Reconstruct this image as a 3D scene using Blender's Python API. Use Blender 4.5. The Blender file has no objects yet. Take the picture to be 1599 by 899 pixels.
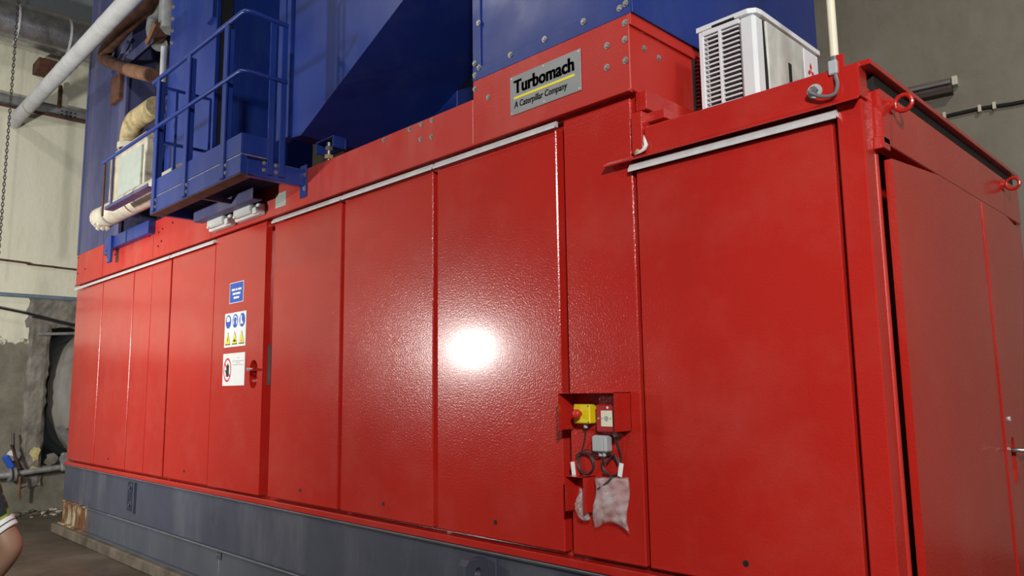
import bpy, bmesh, math, random
from mathutils import Vector, Matrix
random.seed(7)
S = bpy.context.scene
COL = S.collection
PI = math.pi

# ------------------------------------------------------------------ camera
cam_d = bpy.data.cameras.new('camera'); cam = bpy.data.objects.new('camera', cam_d); COL.objects.link(cam)
F_PX = 1180.93
cam_d.sensor_fit = 'HORIZONTAL'; cam_d.sensor_width = 36.0; cam_d.lens = 36.0 * F_PX / 1599.0
cam_d.clip_start = 0.05; cam_d.clip_end = 200
yaw, pitch, roll = -0.786091838, 0.133717938, -0.0137533495
CAM = Vector((10.4, -2.75, 1.6))
fw = Vector((math.sin(yaw)*math.cos(pitch), math.cos(yaw)*math.cos(pitch), math.sin(pitch)))
rt = Vector((math.cos(yaw), -math.sin(yaw), 0)); up = rt.cross(fw)
r2 = rt*math.cos(roll) + up*math.sin(roll); u2 = up*math.cos(roll) - rt*math.sin(roll)
m3 = Matrix((r2, u2, -fw)).transposed()
cam.matrix_world = Matrix.Translation(CAM) @ m3.to_4x4()
S.camera = cam

# ------------------------------------------------------------------ world, lamps, exposure
W = bpy.data.worlds.new('world'); S.world = W; W.use_nodes = True
W.node_tree.nodes['Background'].inputs[0].default_value = (0.78, 0.86, 1.0, 1)
W.node_tree.nodes['Background'].inputs[1].default_value = 0.07
def area(name, loc, target, size, power, col, shape='DISK', spread=PI):
    d = bpy.data.lights.new(name, 'AREA'); d.shape = shape; d.size = size; d.energy = power; d.color = col; d.spread = spread
    o = bpy.data.objects.new(name, d); COL.objects.link(o); o.location = loc
    o.rotation_euler = (Vector(target) - Vector(loc)).to_track_quat('-Z', 'Y').to_euler()
    return o
# work floodlight standing in front of the enclosure (gives the hot spot on the door and the pipe shadow on the wall)
area('work_floodlight', (2.8, -4.1, 2.15), (0.9, 0, 3.3), 0.40, 250, (1.0, 0.97, 0.92))
# hall lamp up on the right, in front of the control cabin
area('hall_lamp', (12.6, -4.6, 4.1), (8.6, 0, 1.9), 0.5, 330, (1.0, 0.97, 0.93))
# unseen overhead fill lights, added to brighten the walls and hall
for hx, hy, hp in ((1.5, -5.5, 150), (13.0, -8.0, 90), (12.6, 1.2, 200)):
    area('added_fill_light', (hx, hy, 8.6), (hx, hy+1.5, 0), 0.8, hp, (1.0, 0.96, 0.9))
S.view_settings.view_transform = 'Standard'; S.view_settings.look = 'None'
S.view_settings.gamma = 1; S.view_settings.use_curve_mapping = False
S.view_settings.exposure = 0.1

# ------------------------------------------------------------------ materials
MATS = {}
def nodes(name):
    m = bpy.data.materials.new(name); m.use_nodes = True
    nt = m.node_tree; b = nt.nodes['Principled BSDF']; MATS[name] = m
    return m, nt, b
def N(nt, t, **kw):
    n = nt.nodes.new(t)
    for k, v in kw.items():
        if k.startswith('i_'): n.inputs[int(k[2:])].default_value = v
        else: setattr(n, k, v)
    return n
def ramp(nt, fac, stops):
    r = nt.nodes.new('ShaderNodeValToRGB'); e = r.color_ramp.elements
    while len(e) < len(stops): e.new(0.5)
    for q, (p, c) in zip(e, stops):
        q.position = p; q.color = (*c, 1) if len(c) == 3 else c
    nt.links.new(fac, r.inputs[0]); return r.outputs[0]
def noise(nt, scale, detail=4, rough=0.55, stretch=None, dist=0.0):
    tc = nt.nodes.new('ShaderNodeNewGeometry'); vec = tc.outputs['Position']
    if stretch:
        mp = nt.nodes.new('ShaderNodeMapping'); mp.inputs['Scale'].default_value = stretch
        nt.links.new(vec, mp.inputs[0]); vec = mp.outputs[0]
    n = nt.nodes.new('ShaderNodeTexNoise'); n.inputs['Scale'].default_value = scale
    n.inputs['Detail'].default_value = detail; n.inputs['Roughness'].default_value = rough; n.inputs['Distortion'].default_value = dist
    nt.links.new(vec, n.inputs['Vector']); return n.outputs['Fac']
def mix(nt, fac, a, b):
    m = nt.nodes.new('ShaderNodeMix'); m.data_type = 'RGBA'
    for sock, v in ((m.inputs[0], fac), (m.inputs[6], a), (m.inputs[7], b)):
        if hasattr(v, 'links') or isinstance(v, bpy.types.NodeSocket): nt.links.new(v, sock)
        elif isinstance(v, (int, float)): sock.default_value = v
        else: sock.default_value = (*v, 1)
    return m.outputs[2]
def bump(nt, b, h, strength, dist=0.002):
    n = nt.nodes.new('ShaderNodeBump'); n.inputs['Strength'].default_value = strength; n.inputs['Distance'].default_value = dist
    nt.links.new(h, n.inputs['Height']); nt.links.new(n.outputs[0], b.inputs['Normal'])
def paint(name, col, dark, dust, rough=(0.22, 0.4), dustamt=0.35, peel=0.35, stretch=None, dscale=1.6, spec=0.5, coat=0.0):
    """gloss paint: slow tone changes, pale dust in patches, fine orange peel"""
    m, nt, b = nodes(name)
    c1 = ramp(nt, noise(nt, 0.9, 3), [(0.35, dark), (0.65, col)])
    d = ramp(nt, noise(nt, dscale, 6, 0.65, stretch), [(0.48, (0, 0, 0)), (0.8, (dustamt,)*3)])
    nt.links.new(mix(nt, d, c1, dust), b.inputs['Base Color'])
    r = ramp(nt, noise(nt, 2.3, 4), [(0.3, (rough[0],)*3), (0.75, (rough[1],)*3)])
    nt.links.new(r, b.inputs['Roughness'])
    b.inputs['Specular IOR Level'].default_value = spec
    if peel: bump(nt, b, noise(nt, 100, 1, 0.5), peel, 0.0016)
    if coat:
        b.inputs['Coat Weight'].default_value = coat; b.inputs['Coat Roughness'].default_value = 0.16
    return m
def flat(name, col, rough=0.5, metal=0.0, var=0.25, scale=6, bmp=0.0, alpha=None, trans=0, stretch=None):
    m, nt, b = nodes(name)
    dk = tuple(c*(1-var) for c in col); lt = tuple(min(1, c*(1+var*0.5)) for c in col)
    nt.links.new(ramp(nt, noise(nt, scale, 5, 0.6, stretch), [(0.3, dk), (0.7, lt)]), b.inputs['Base Color'])
    b.inputs['Roughness'].default_value = rough; b.inputs['Metallic'].default_value = metal
    if bmp: bump(nt, b, noise(nt, scale*6, 4), bmp, 0.004)
    if alpha is not None: b.inputs['Alpha'].default_value = alpha
    if trans: b.inputs['Transmission Weight'].default_value = trans
    return m
RED = paint('red_paint', (0.50, 0.020, 0.013), (0.44, 0.016, 0.011), (0.56, 0.17, 0.13), (0.20, 0.26), 0.20, 0.8, None, 1.6, 0.35, 0.55)
REDU = paint('red_paint_dusty', (0.50, 0.026, 0.017), (0.45, 0.020, 0.013), (0.56, 0.26, 0.20), (0.35, 0.55), 0.3, 0.3, (1, 1, 0.35))
BLUE = paint('blue_paint', (0.010, 0.036, 0.24), (0.007, 0.026, 0.18), (0.15, 0.20, 0.34), (0.3, 0.5), 0.17, 0.15, (1, 1, 0.3), 2.2)
BLUED = paint('blue_paint_grimy', (0.065, 0.072, 0.19), (0.030, 0.036, 0.11), (0.24, 0.22, 0.26), (0.45, 0.65), 0.6, 0.15, (1, 1, 0.12), 2.6)
SKID = paint('grey_blue_paint', (0.062, 0.068, 0.098), (0.046, 0.052, 0.076), (0.22, 0.22, 0.24), (0.4, 0.6), 0.35, 0.2, (1, 1, 0.35), 2.4)
ALU = flat('aluminium', (0.72, 0.74, 0.75), 0.38, 0.25, 0.15, 20)
STEEL = flat('steel', (0.45, 0.44, 0.42), 0.4, 0.8, 0.3, 40)
CHROME = flat('chrome', (0.8, 0.8, 0.8), 0.15, 1.0, 0.05)
BLACK = flat('black_rubber', (0.012, 0.012, 0.012), 0.6)
DARKV = flat('dark_interior', (0.012, 0.012, 0.014), 0.8)
WHITEP = flat('white_plastic', (0.74, 0.76, 0.76), 0.45, 0, 0.1, 8)
ACW = flat('ac_white', (0.78, 0.84, 0.86), 0.45, 0, 0.06, 5)
CREAM = flat('cream_plastic', (0.78, 0.74, 0.58), 0.45, 0, 0.08, 5)
YEL = flat('yellow_plastic', (0.85, 0.66, 0.01), 0.4, 0, 0.1)
YELP = flat('yellow_print', (0.88, 0.78, 0.02), 0.5, 0, 0.05)
BLUEP = flat('blue_print', (0.02, 0.09, 0.50), 0.45, 0, 0.08)
WHITEPR = flat('white_print', (0.82, 0.84, 0.84), 0.45, 0, 0.04)
REDP = flat('red_print', (0.62, 0.02, 0.03), 0.5, 0, 0.05)
BLACKP = flat('black_print', (0.012, 0.012, 0.014), 0.5, 0, 0.05)
GREYPR = flat('grey_print', (0.35, 0.37, 0.38), 0.5, 0, 0.05)
PLATE = flat('plate_grey', (0.30, 0.31, 0.32), 0.45, 0.2, 0.1, 3)
GREYBOX = flat('grey_plastic', (0.42, 0.45, 0.46), 0.45, 0, 0.12)
REDPL = flat('red_plastic', (0.60, 0.03, 0.02), 0.35, 0, 0.1)
MAROON = flat('callpoint_red', (0.40, 0.014, 0.016), 0.35, 0, 0.1)
CABLE = flat('dark_cable', (0.035, 0.028, 0.028), 0.5)
CABLEG = flat('grey_cable', (0.14, 0.14, 0.15), 0.5)
RUST = flat('rust', (0.095, 0.035, 0.018), 0.85, 0, 0.6, 9, 0.5)
RUSTL = flat('rust_light', (0.20, 0.095, 0.05), 0.8, 0, 0.5, 9, 0.3)
WPIPE = flat('white_pipe_wrap', (0.50, 0.51, 0.52), 0.6, 0, 0.18, 5, 0.4)
OLDW = flat('old_white_paint', (0.54, 0.50, 0.40), 0.6, 0, 0.3, 7, 0.2)
TAN = flat('tan_stained_pipe', (0.44, 0.35, 0.18), 0.6, 0, 0.6, 9, 0.3)
FOIL = flat('foil_lagging', (0.52, 0.52, 0.52), 0.28, 0.85, 0.35, 7, 0.6)
PALEG = flat('pale_green_box', (0.42, 0.47, 0.42), 0.5, 0, 0.12, 4)
GREYST = flat('grey_steel', (0.26, 0.27, 0.27), 0.55, 0.2, 0.3, 8)
GALV = flat('galvanised', (0.40, 0.40, 0.40), 0.45, 0.5, 0.35, 12)
CONC = flat('concrete', (0.20, 0.185, 0.155), 0.85, 0, 0.5, 5, 0.6)
PLINTH = flat('plinth_concrete', (0.115, 0.092, 0.066), 0.85, 0, 0.6, 4, 0.6)
FOAM = flat('yellow_foam', (0.55, 0.48, 0.22), 0.9, 0, 0.4, 20, 0.8)
TANKM = flat('tank_cladding', (0.24, 0.23, 0.20), 0.65, 0.0, 0.4, 4, 0.3, stretch=(1, 1, 0.3))
BAGM, nt, b = nodes('clear_bag')
b.inputs['Base Color'].default_value = (0.66, 0.62, 0.62, 1); b.inputs['Roughness'].default_value = 0.18
nt.links.new(ramp(nt, noise(nt, 14, 2), [(0.35, (0.16,)*3), (0.75, (0.55,)*3)]), b.inputs['Alpha'])
LENS, nt, b = nodes('clear_cover')
b.inputs['Base Color'].default_value = (0.85, 0.88, 0.86, 1); b.inputs['Roughness'].default_value = 0.2; b.inputs['Alpha'].default_value = 0.75

# walls / floor
def wall_left_mat():
    m, nt, b = nodes('wall_left_plaster')
    g = nt.nodes.new('ShaderNodeNewGeometry'); sp = nt.nodes.new('ShaderNodeSeparateXYZ'); nt.links.new(g.outputs['Position'], sp.inputs[0])
    cream = ramp(nt, noise(nt, 1.6, 6, 0.65, (1, 1.6, 0.35)), [(0.25, (0.48, 0.48, 0.38)), (0.5, (0.70, 0.69, 0.54)), (0.75, (0.76, 0.75, 0.62))])
    conc = ramp(nt, noise(nt, 3.0, 8, 0.7), [(0.3, (0.11, 0.10, 0.075)), (0.7, (0.23, 0.215, 0.165))])
    grey = (0.22, 0.25, 0.27)
    def edge(h, amp, soft):
        a = nt.nodes.new('ShaderNodeMath'); a.operation = 'MULTIPLY_ADD'; nt.links.new(noise(nt, 2.3, 7, 0.65), a.inputs[0]); a.inputs[1].default_value = amp; nt.links.new(sp.outputs[2], a.inputs[2])
        r = nt.nodes.new('ShaderNodeMapRange'); r.inputs[1].default_value = h + amp*0.5 - soft; r.inputs[2].default_value = h + amp*0.5 + soft
        nt.links.new(a.outputs[0], r.inputs[0]); return r.outputs[0]
    c = mix(nt, edge(2.25, 1.1, 0.02), conc, cream)
    c = mix(nt, edge(7.05, 0.05, 0.05), c, grey)
    nt.links.new(c, b.inputs['Base Color']); b.inputs['Roughness'].default_value = 0.8
    bump(nt, b, noise(nt, 14, 6), 0.5, 0.01)
    return m
WALLL = wall_left_mat()
m, nt, b = nodes('wall_back_plaster'); WALLB = m
c = ramp(nt, noise(nt, 0.7, 6, 0.6), [(0.3, (0.20, 0.178, 0.132)), (0.7, (0.30, 0.275, 0.22))])
v = ramp(nt, noise(nt, 5, 8, 0.7, (1, 1, 0.5)), [(0.35, (0, 0, 0)), (0.75, (0.5,)*3)])
nt.links.new(mix(nt, v, c, (0.33, 0.31, 0.265)), b.inputs['Base Color']); b.inputs['Roughness'].default_value = 0.8
bump(nt, b, noise(nt, 9, 6), 0.5, 0.012)
m, nt, b = nodes('floor_concrete'); FLOORM = m
c = ramp(nt, noise(nt, 0.8, 7, 0.6, None, 0.8), [(0.3, (0.036, 0.026, 0.016)), (0.5, (0.070, 0.053, 0.036)), (0.75, (0.12, 0.096, 0.068))])
nt.links.new(c, b.inputs['Base Color'])
nt.links.new(ramp(nt, noise(nt, 0.9, 4), [(0.4, (0.25,)*3), (0.65, (0.75,)*3)]), b.inputs['Roughness'])
bump(nt, b, noise(nt, 8, 6), 0.3, 0.008)
# skid with rust at the far corner and along the seam
m, nt, b = nodes('skid_rusty'); SKIDR = m
g = nt.nodes.new('ShaderNodeNewGeometry'); sp = nt.nodes.new('ShaderNodeSeparateXYZ'); nt.links.new(g.outputs['Position'], sp.inputs[0])
c = ramp(nt, noise(nt, 2.0, 6, 0.6, (1, 1, 0.4)), [(0.3, (0.050, 0.058, 0.075)), (0.7, (0.085, 0.095, 0.115))])
mr = nt.nodes.new('ShaderNodeMapRange'); mr.inputs[1].default_value = 1.6; mr.inputs[2].default_value = 0.1; mr.inputs[3].default_value = 0.0; mr.inputs[4].default_value = 0.40
nt.links.new(sp.outputs[0], mr.inputs[0])
ad = nt.nodes.new('ShaderNodeMath'); ad.operation = 'ADD'; nt.links.new(mr.outputs[0], ad.inputs[0]); nt.links.new(noise(nt, 4, 7, 0.7, (1, 1, 0.45)), ad.inputs[1])
rf = ramp(nt, ad.outputs[0], [(0.62, (0, 0, 0)), (0.72, (1, 1, 1))])
rc = ramp(nt, noise(nt, 7, 5, 0.6, (1, 1, 0.4)), [(0.35, (0.08, 0.028, 0.012)), (0.5, (0.17, 0.08, 0.035)), (0.62, (0.40, 0.36, 0.24))])
nt.links.new(mix(nt, rf, c, rc), b.inputs['Base Color']); b.inputs['Roughness'].default_value = 0.6
bump(nt, b, noise(nt, 30, 4), 0.3, 0.003)

# ------------------------------------------------------------------ helpers
def wloc(o):
    v = Vector((0, 0, 0))
    while o is not None: v += o.location; o = o.parent
    return v
def thing(name, label, cat, loc=(0, 0, 0), group=None):
    o = bpy.data.objects.new(name, None); COL.objects.link(o); o.location = loc; o.empty_display_size = 0.1
    o['label'] = label; o['category'] = cat
    if group: o['group'] = group
    return o
def tag(o, label, cat, group=None):
    o['label'] = label; o['category'] = cat
    if group: o['group'] = group
    return o
def struct(o): o['kind'] = 'structure'; return o
def link(name, bm, mat, parent=None, smooth=False):
    me = bpy.data.meshes.new(name)
    bmesh.ops.recalc_face_normals(bm, faces=bm.faces)
    off = None
    if parent is None:
        xs = [v.co for v in bm.verts]
        off = Vector((sum(v.x for v in xs)/len(xs), sum(v.y for v in xs)/len(xs), min(v.z for v in xs)))
    else: off = wloc(parent)
    bmesh.ops.translate(bm, verts=bm.verts, vec=-off)
    bm.to_mesh(me); bm.free()
    if smooth:
        me.polygons.foreach_set('use_smooth', [True]*len(me.polygons))
    me.materials.append(mat if not isinstance(mat, str) else MATS[mat])
    o = bpy.data.objects.new(name, me); COL.objects.link(o)
    if parent: o.parent = parent
    else: o.location = off
    return o
def add_box(bm, x0, x1, y0, y1, z0, z1, bev=0.0, M=None):
    t = bmesh.new()
    bmesh.ops.create_cube(t, size=1)
    bmesh.ops.scale(t, verts=t.verts, vec=(x1-x0, y1-y0, z1-z0)); bmesh.ops.translate(t, verts=t.verts, vec=((x0+x1)/2, (y0+y1)/2, (z0+z1)/2))
    if bev: bmesh.ops.bevel(t, geom=t.edges[:], offset=bev, segments=1, affect='EDGES')
    if M: bmesh.ops.transform(t, matrix=M, verts=t.verts)
    merge(bm, t)
def merge(bm, t):
    me = bpy.data.meshes.new('tmp'); t.to_mesh(me); t.free(); bm.from_mesh(me); bpy.data.meshes.remove(me)
def box(name, x0, x1, y0, y1, z0, z1, mat, parent=None, bev=0.003):
    bm = bmesh.new(); add_box(bm, x0, x1, y0, y1, z0, z1, bev); return link(name, bm, mat, parent)
def frame_of(d):
    d = d.normalized(); a = Vector((0, 0, 1)) if abs(d.z) < 0.9 else Vector((1, 0, 0))
    s = d.cross(a).normalized(); return s, d.cross(s).normalized()
def add_tube(bm, pts, r, seg=12, closed=False, caps=True):
    pts = [Vector(p) for p in pts]; n = len(pts); rings = []
    s = None
    for i, p in enumerate(pts):
        if closed: d = pts[(i+1) % n] - pts[i-1]
        else: d = pts[min(i+1, n-1)] - pts[max(i-1, 0)]
        d.normalize()
        if s is None: s, t = frame_of(d)
        else:
            s = (s - d*s.dot(d)).normalized(); t = d.cross(s)
        rr = r[i] if isinstance(r, (list, tuple)) else r
        rings.append([bm.verts.new(p + s*rr*math.cos(2*PI*k/seg) + t*rr*math.sin(2*PI*k/seg)) for k in range(seg)])
    for i in range(n if closed else n-1):
        a, b2 = rings[i], rings[(i+1) % n]
        for k in range(seg): bm.faces.new((a[k], a[(k+1) % seg], b2[(k+1) % seg], b2[k]))
    if caps and not closed: bm.faces.new(rings[0]); bm.faces.new(list(reversed(rings[-1])))
def tube(name, pts, r, mat, parent=None, seg=12, closed=False, smooth=True):
    bm = bmesh.new(); add_tube(bm, pts, r, seg, closed); o = link(name, bm, mat, parent, smooth)
    if smooth: autos(o)
    return o
def autos(o, ang=40):
    me = o.data
    bm = bmesh.new(); bm.from_mesh(me)
    for e in bm.edges:
        if len(e.link_faces) == 2 and e.calc_face_angle(0) > math.radians(ang): e.smooth = False
    bm.to_mesh(me); bm.free()
def cyl(name, p0, p1, r, mat, parent=None, seg=16):
    return tube(name, [p0, p1], r, mat, parent, seg)
def add_prism(bm, poly, axis, a, b):
    """poly: 2D points; axis: extrusion axis ('X': (y,z), 'Y': (x,z), 'Z': (x,y))"""
    def P(u, v, w): return {'X': (w, u, v), 'Y': (u, w, v), 'Z': (u, v, w)}[axis]
    A = [bm.verts.new(P(u, v, a)) for u, v in poly]; B = [bm.verts.new(P(u, v, b)) for u, v in poly]
    bm.faces.new(A); bm.faces.new(list(reversed(B)))
    n = len(poly)
    for i in range(n): bm.faces.new((A[i], A[(i+1) % n], B[(i+1) % n], B[i]))
def prism(name, poly, axis, a, b, mat, parent=None):
    bm = bmesh.new(); add_prism(bm, poly, axis, a, b); return link(name, bm, mat, parent)
def text(name, s, x, z, height, y, mat, parent, width=None, ext=0.001, shear=0.0, bold=0.0, fat=0.0):
    c = bpy.data.curves.new('txt', 'FONT'); c.body = s; c.size = 1.0; c.extrude = 0.0; c.shear = shear; c.offset = bold; c.resolution_u = 3
    o = bpy.data.objects.new('txt', c); COL.objects.link(o)
    dg = bpy.context.evaluated_depsgraph_get(); me = bpy.data.meshes.new_from_object(o.evaluated_get(dg))
    COL.objects.unlink(o); bpy.data.objects.remove(o)
    bm = bmesh.new(); bm.from_mesh(me); bpy.data.meshes.remove(me)
    if fat:
        base = bm.copy()
        for sh in (-fat, fat):
            t = base.copy(); bmesh.ops.translate(t, verts=t.verts, vec=(sh, 0, 0)); merge(bm, t)
        base.free()
    xs = [v.co.x for v in bm.verts]; ys = [v.co.y for v in bm.verts]
    w = max(xs) - min(xs); x0 = min(xs)
    sy = height/0.73; sx = sy if width is None else width/w
    for v in bm.verts: v.co = Vector((x + (v.co.x-x0)*sx, y, z + v.co.y*sy))
    r = bmesh.ops.extrude_face_region(bm, geom=bm.faces[:])
    bmesh.ops.translate(bm, verts=[q for q in r['geom'] if isinstance(q, bmesh.types.BMVert)], vec=(0, -ext, 0))
    return link(name, bm, mat, parent)
def disc_pts(cx, cz, rx, rz, n=24, a0=0): return [(cx + rx*math.cos(a0+2*PI*i/n), cz + rz*math.sin(a0+2*PI*i/n)) for i in range(n)]
def ring_plate(name, outer, inner, axis, a, b, mat, parent=None, recess=None):
    """plate with a hole (inner); recess: closes the hole at that depth"""
    bm = bmesh.new()
    def P(u, v, w): return {'X': (w, u, v), 'Y': (u, w, v)}[axis]
    def face(w):
        o = [bm.verts.new(P(u, v, w)) for u, v in outer]; i = [bm.verts.new(P(u, v, w)) for u, v in inner]
        es = []
        for L in (o, i):
            for k in range(len(L)): es.append(bm.edges.new((L[k], L[(k+1) % len(L)])))
        bmesh.ops.triangle_fill(bm, use_beauty=True, use_dissolve=False, edges=es)
        return o, i
    o1, i1 = face(a)
    def walls(A, B):
        n = len(A)
        for k in range(n): bm.faces.new((A[k], A[(k+1) % n], B[(k+1) % n], B[k]))
    if recess is None:
        o2, i2 = face(b); walls(o1, o2); walls(i1, i2)
    else:
        o2 = [bm.verts.new(P(u, v, b)) for u, v in outer]; bm.faces.new(o2); walls(o1, o2)
        i2 = [bm.verts.new(P(u, v, recess)) for u, v in inner]; bm.faces.new(i2); walls(i1, i2)
    return link(name, bm, mat, parent)
def bolt(parent, p, r=0.009, axis='Y', name='bolt', mat=None):
    x, y, z = p; h = r*1.0
    d = {'Y': Vector((0, -h, 0)), 'X': Vector((h, 0, 0))}[axis]
    bm = bmesh.new(); P = Vector(p); add_tube(bm, [P, P + d*0.25], r*1.7, 10); add_tube(bm, [P + d*0.25, P + d], r, 6)
    return link(name, bm, mat or STEEL, parent)

# ------------------------------------------------------------------ setting
struct(box('floor', -2.6, 20, -12, 12, -0.2, 0, FLOORM, None, 0))
struct(box('ceiling', -2.6, 20, -12, 12, 9.5, 9.7, CONC, None, 0))
# left wall with an opening that the clad tank sits in
bm = bmesh.new()
add_box(bm, -2.5, -2.1, -12, 0.235, 0, 9.5); add_box(bm, -2.5, -2.1, 0.235, 9, 2.62, 9.5); add_box(bm, -2.5, -2.1, 0.235, 9, 0, 0.62); add_box(bm, -2.5, -2.1, 3.2, 9, 0.62, 2.62)
struct(link('wall_left', bm, WALLL))
struct(box('wall_recess', -4.2, -4.1, -0.5, 4, 0, 3.2, CONC, None, 0))
# pilaster + lintel, bare concrete, uneven
def rough_slab(name, y0, y1, z0, z1, x0, x1, ny, nz, amp, mat):
    bm = bmesh.new(); g = []
    for i in range(ny+1):
        col = []
        for j in range(nz+1):
            e = 0.0 if 0 < i < ny and 0 < j < nz else 1.0
            y = y0+(y1-y0)*i/ny; z = z0+(z1-z0)*j/nz
            if i in (0, ny): y += random.uniform(-amp, amp)*1.2
            if j in (0, nz): z += random.uniform(-amp, amp)*1.2
            col.append(bm.verts.new((x1 - (0.02 if e else 0) + random.uniform(-amp, amp)*0.3, y, z)))
        g.append(col)
    for i in range(ny):
        for j in range(nz): bm.faces.new((g[i][j], g[i+1][j], g[i+1][j+1], g[i][j+1]))
    ring = [e for e in bm.edges if e.is_boundary]
    r = bmesh.ops.extrude_edge_only(bm, edges=ring)
    for q in r['geom']:
        if isinstance(q, bmesh.types.BMVert): q.co.x = x0
    return struct(link(name, bm, mat))
rough_slab('trim_1', -0.03, 0.235, 0.35, 2.68, -2.12, -2.04, 6, 30, 0.018, CONC)
rough_slab('trim_2', -0.06, 1.6, 2.60, 3.02, -2.12, -2.05, 30, 6, 0.025, CONC)
# back wall, slightly out of square
D = Vector((-0.9917, -0.129, 0)); WP = Vector((8.45, 5.45, 0)); WN = Vector((D.y, -D.x, 0))  # WN points to the room (-y)
WN = WN if WN.y < 0 else -WN
bm = bmesh.new()
MB = Matrix.Translation(WP) @ Matrix((D, -WN, Vector((0, 0, 1)))).transposed().to_4x4()
add_box(bm, -11, 11.0, 0, 0.3, 0, 9.5, 0, MB)
struct(link('wall_back', bm, WALLB))
# concrete plinth under the skid
bm = bmesh.new(); add_box(bm, -0.08, 9.6, -0.10, 2.3, 0, 0.104, 0.01)
struct(link('trim_3', bm, PLINTH))

# ------------------------------------------------------------------ skid base
sk = thing('skid_base', 'dark grey-blue steel skid base under the red enclosures', 'base', (4.7, 0, 0.104))
box('upper_beam', 0, 9.40, -0.005, 2.2, 0.375, 0.772, SKID, sk, 0.004)
box('top_flange', -0.005, 9.41, -0.03, 2.2, 0.772, 0.786, SKID, sk, 0.003)
box('lower_beam', 0.0, 9.40, -0.005, 2.2, 0.104, 0.360, SKIDR, sk, 0.004)
box('ledge', -0.01, 9.41, -0.03, 2.2, 0.360, 0.375, SKIDR, sk, 0.003)
box('ledge_highlight', 1.7, 9.4, -0.0315, -0.029, 0.3715, 0.3765, GALV, sk, 0)  # pale strip puts the highlight along the ledge edge into the colour
box('toe_flange', -0.02, 9.41, -0.05, 2.2, 0.104, 0.118, SKIDR, sk, 0.003)
# splice plate at the beam joint
sp_ = box('splice_plate', 4.28, 4.36, -0.016, 0, 0.30, 0.36, SKID, sk, 0.003)
for dx in (0.02, 0.06): bolt(sp_, (4.28+dx, -0.016, 0.33), 0.006)
box('weld_seam', 4.312, 4.32, -0.010, 0.0, 0.12, 0.30, GALV, sk, 0)
NAVYSHADE = flat('shaded_navy', (0.02, 0.024, 0.045), 0.5, 0, 0.3)  # navy darkened to put the plate's shadowed side into its colour
lp = box('lifting_plate', 2.215, 2.40, -0.022, 0, 0.47, 0.745, NAVYSHADE, sk, 0.004)
box('lifting_rim', 2.40, 2.42, -0.034, 0, 0.46, 0.75, SKID, sk, 0.003)
for z in (0.70, 0.53): bolt(lp, (2.32, -0.022, z), 0.022, mat=SKID)
def lug(x):
    p = ring_plate('lifting_lug', [(-0.155, 0.50), (0, 0.50), (0, 0.752), (-0.13, 0.752), (-0.155, 0.73)], disc_pts(-0.075, 0.685, 0.024, 0.027, 18), 'X', x-0.03, x+0.03, SKID, sk)
    box('lug_back_plate', x-0.10, x+0.10, -0.016, 0, 0.49, 0.757, SKID, sk, 0.003)
lug(7.42)
box('flange_edge_strip', 0.05, 9.4, -0.0325, -0.03, 0.7835, 0.7865, GALV, sk, 0)  # thin pale strip along the top flange edge

# ------------------------------------------------------------------ main enclosure
en = thing('turbine_enclosure', 'long red painted turbine enclosure with a row of flat doors', 'enclosure', (4.2, 0.0, 0.786))
ZB, ZT = 0.845, 2.893
box('body', 0.0, 8.44, 0.06, 2.2, 0.80, 3.18, RED, en, 0.004)
box('bottom_rail', 0.0, 8.44, -0.022, 0.08, 0.787, 0.826, RED, en, 0.004)
def door(x0, x1, strip=True, lock=True, z1=ZT, par=en, name='door', mat=RED, y0=0.0):
    d = box(name, x0, x1, y0, 0.058, ZB, z1, mat, par, 0.005)
    if lock:
        c = cyl('lock', ((x0+x1)/2, y0-0.003, 0.93), ((x0+x1)/2, y0+0.004, 0.93), 0.012, BLACK, d, 12)
    if strip: drip(x0, x1, d)
    return d
def drip(x0, x1, par, z=2.895):
    # folded aluminium drip strip: sloped top, lip below
    poly = [(0.0, z+0.033), (-0.014, z+0.033), (-0.030, z+0.008), (-0.030, z-0.004), (-0.025, z-0.004), (-0.024, z+0.004), (0.0, z+0.004)]
    s = prism('drip_strip', poly, 'X', x0-0.003, x1+0.016, ALU, par)
    return s
edges = [(0.012, 1.0), (1.028, 2.005), (2.03, 3.02), (3.055, 4.01)]
for i, (a, c_) in enumerate(edges): door(a, c_, True, i in (1, 3))
# panel 3 carries a faint vertical joint
box('panel_joint', 2.53, 2.536, -0.003, 0.0, ZB, ZT, RED, en, 0)
# personnel door with recessed handle
inner = [(4.795 + 0.066*math.cos(t), 1.748 + (0.075*math.sin(t) + (0.035 if math.sin(t) > 0 else -0.035))) for t in [2*PI*i/24 + 0.05 for i in range(24)]]
pd = ring_plate('personnel_door', [(4.03, ZB), (4.945, ZB), (4.945, 2.935), (4.03, 2.935)], inner, 'Y', -0.004, 0.09, RED, en, 0.045)
h = tube('handle', [(4.790, 0.04, 1.785), (4.790, -0.045, 1.785), (4.802, -0.058, 1.785), (4.90, -0.060, 1.783)], [0.011, 0.010, 0.011, 0.009], CHROME, pd, 12)
box('edge_bead', 4.9445, 4.951, -0.010, 0.0, ZB, 2.935, RED, pd, 0.001)
# deep rebate beside that door
box('rebate_post', 4.951, 5.06, 0.105, 0.14, ZB, 2.93, RED, en, 0.002)
box('lock_plate', 4.945, 4.953, 0.034, 0.058, 1.66, 1.97, CABLEG, pd, 0.001)
for a, c_ in ((5.068, 6.010), (6.050, 6.995), (7.036, 7.972)): door(a, c_)
# fixed end panel next to the cabin
ep = box('end_panel', 8.022, 8.43, 0.0, 0.058, ZB, 2.925, RED, en, 0.005)
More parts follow.
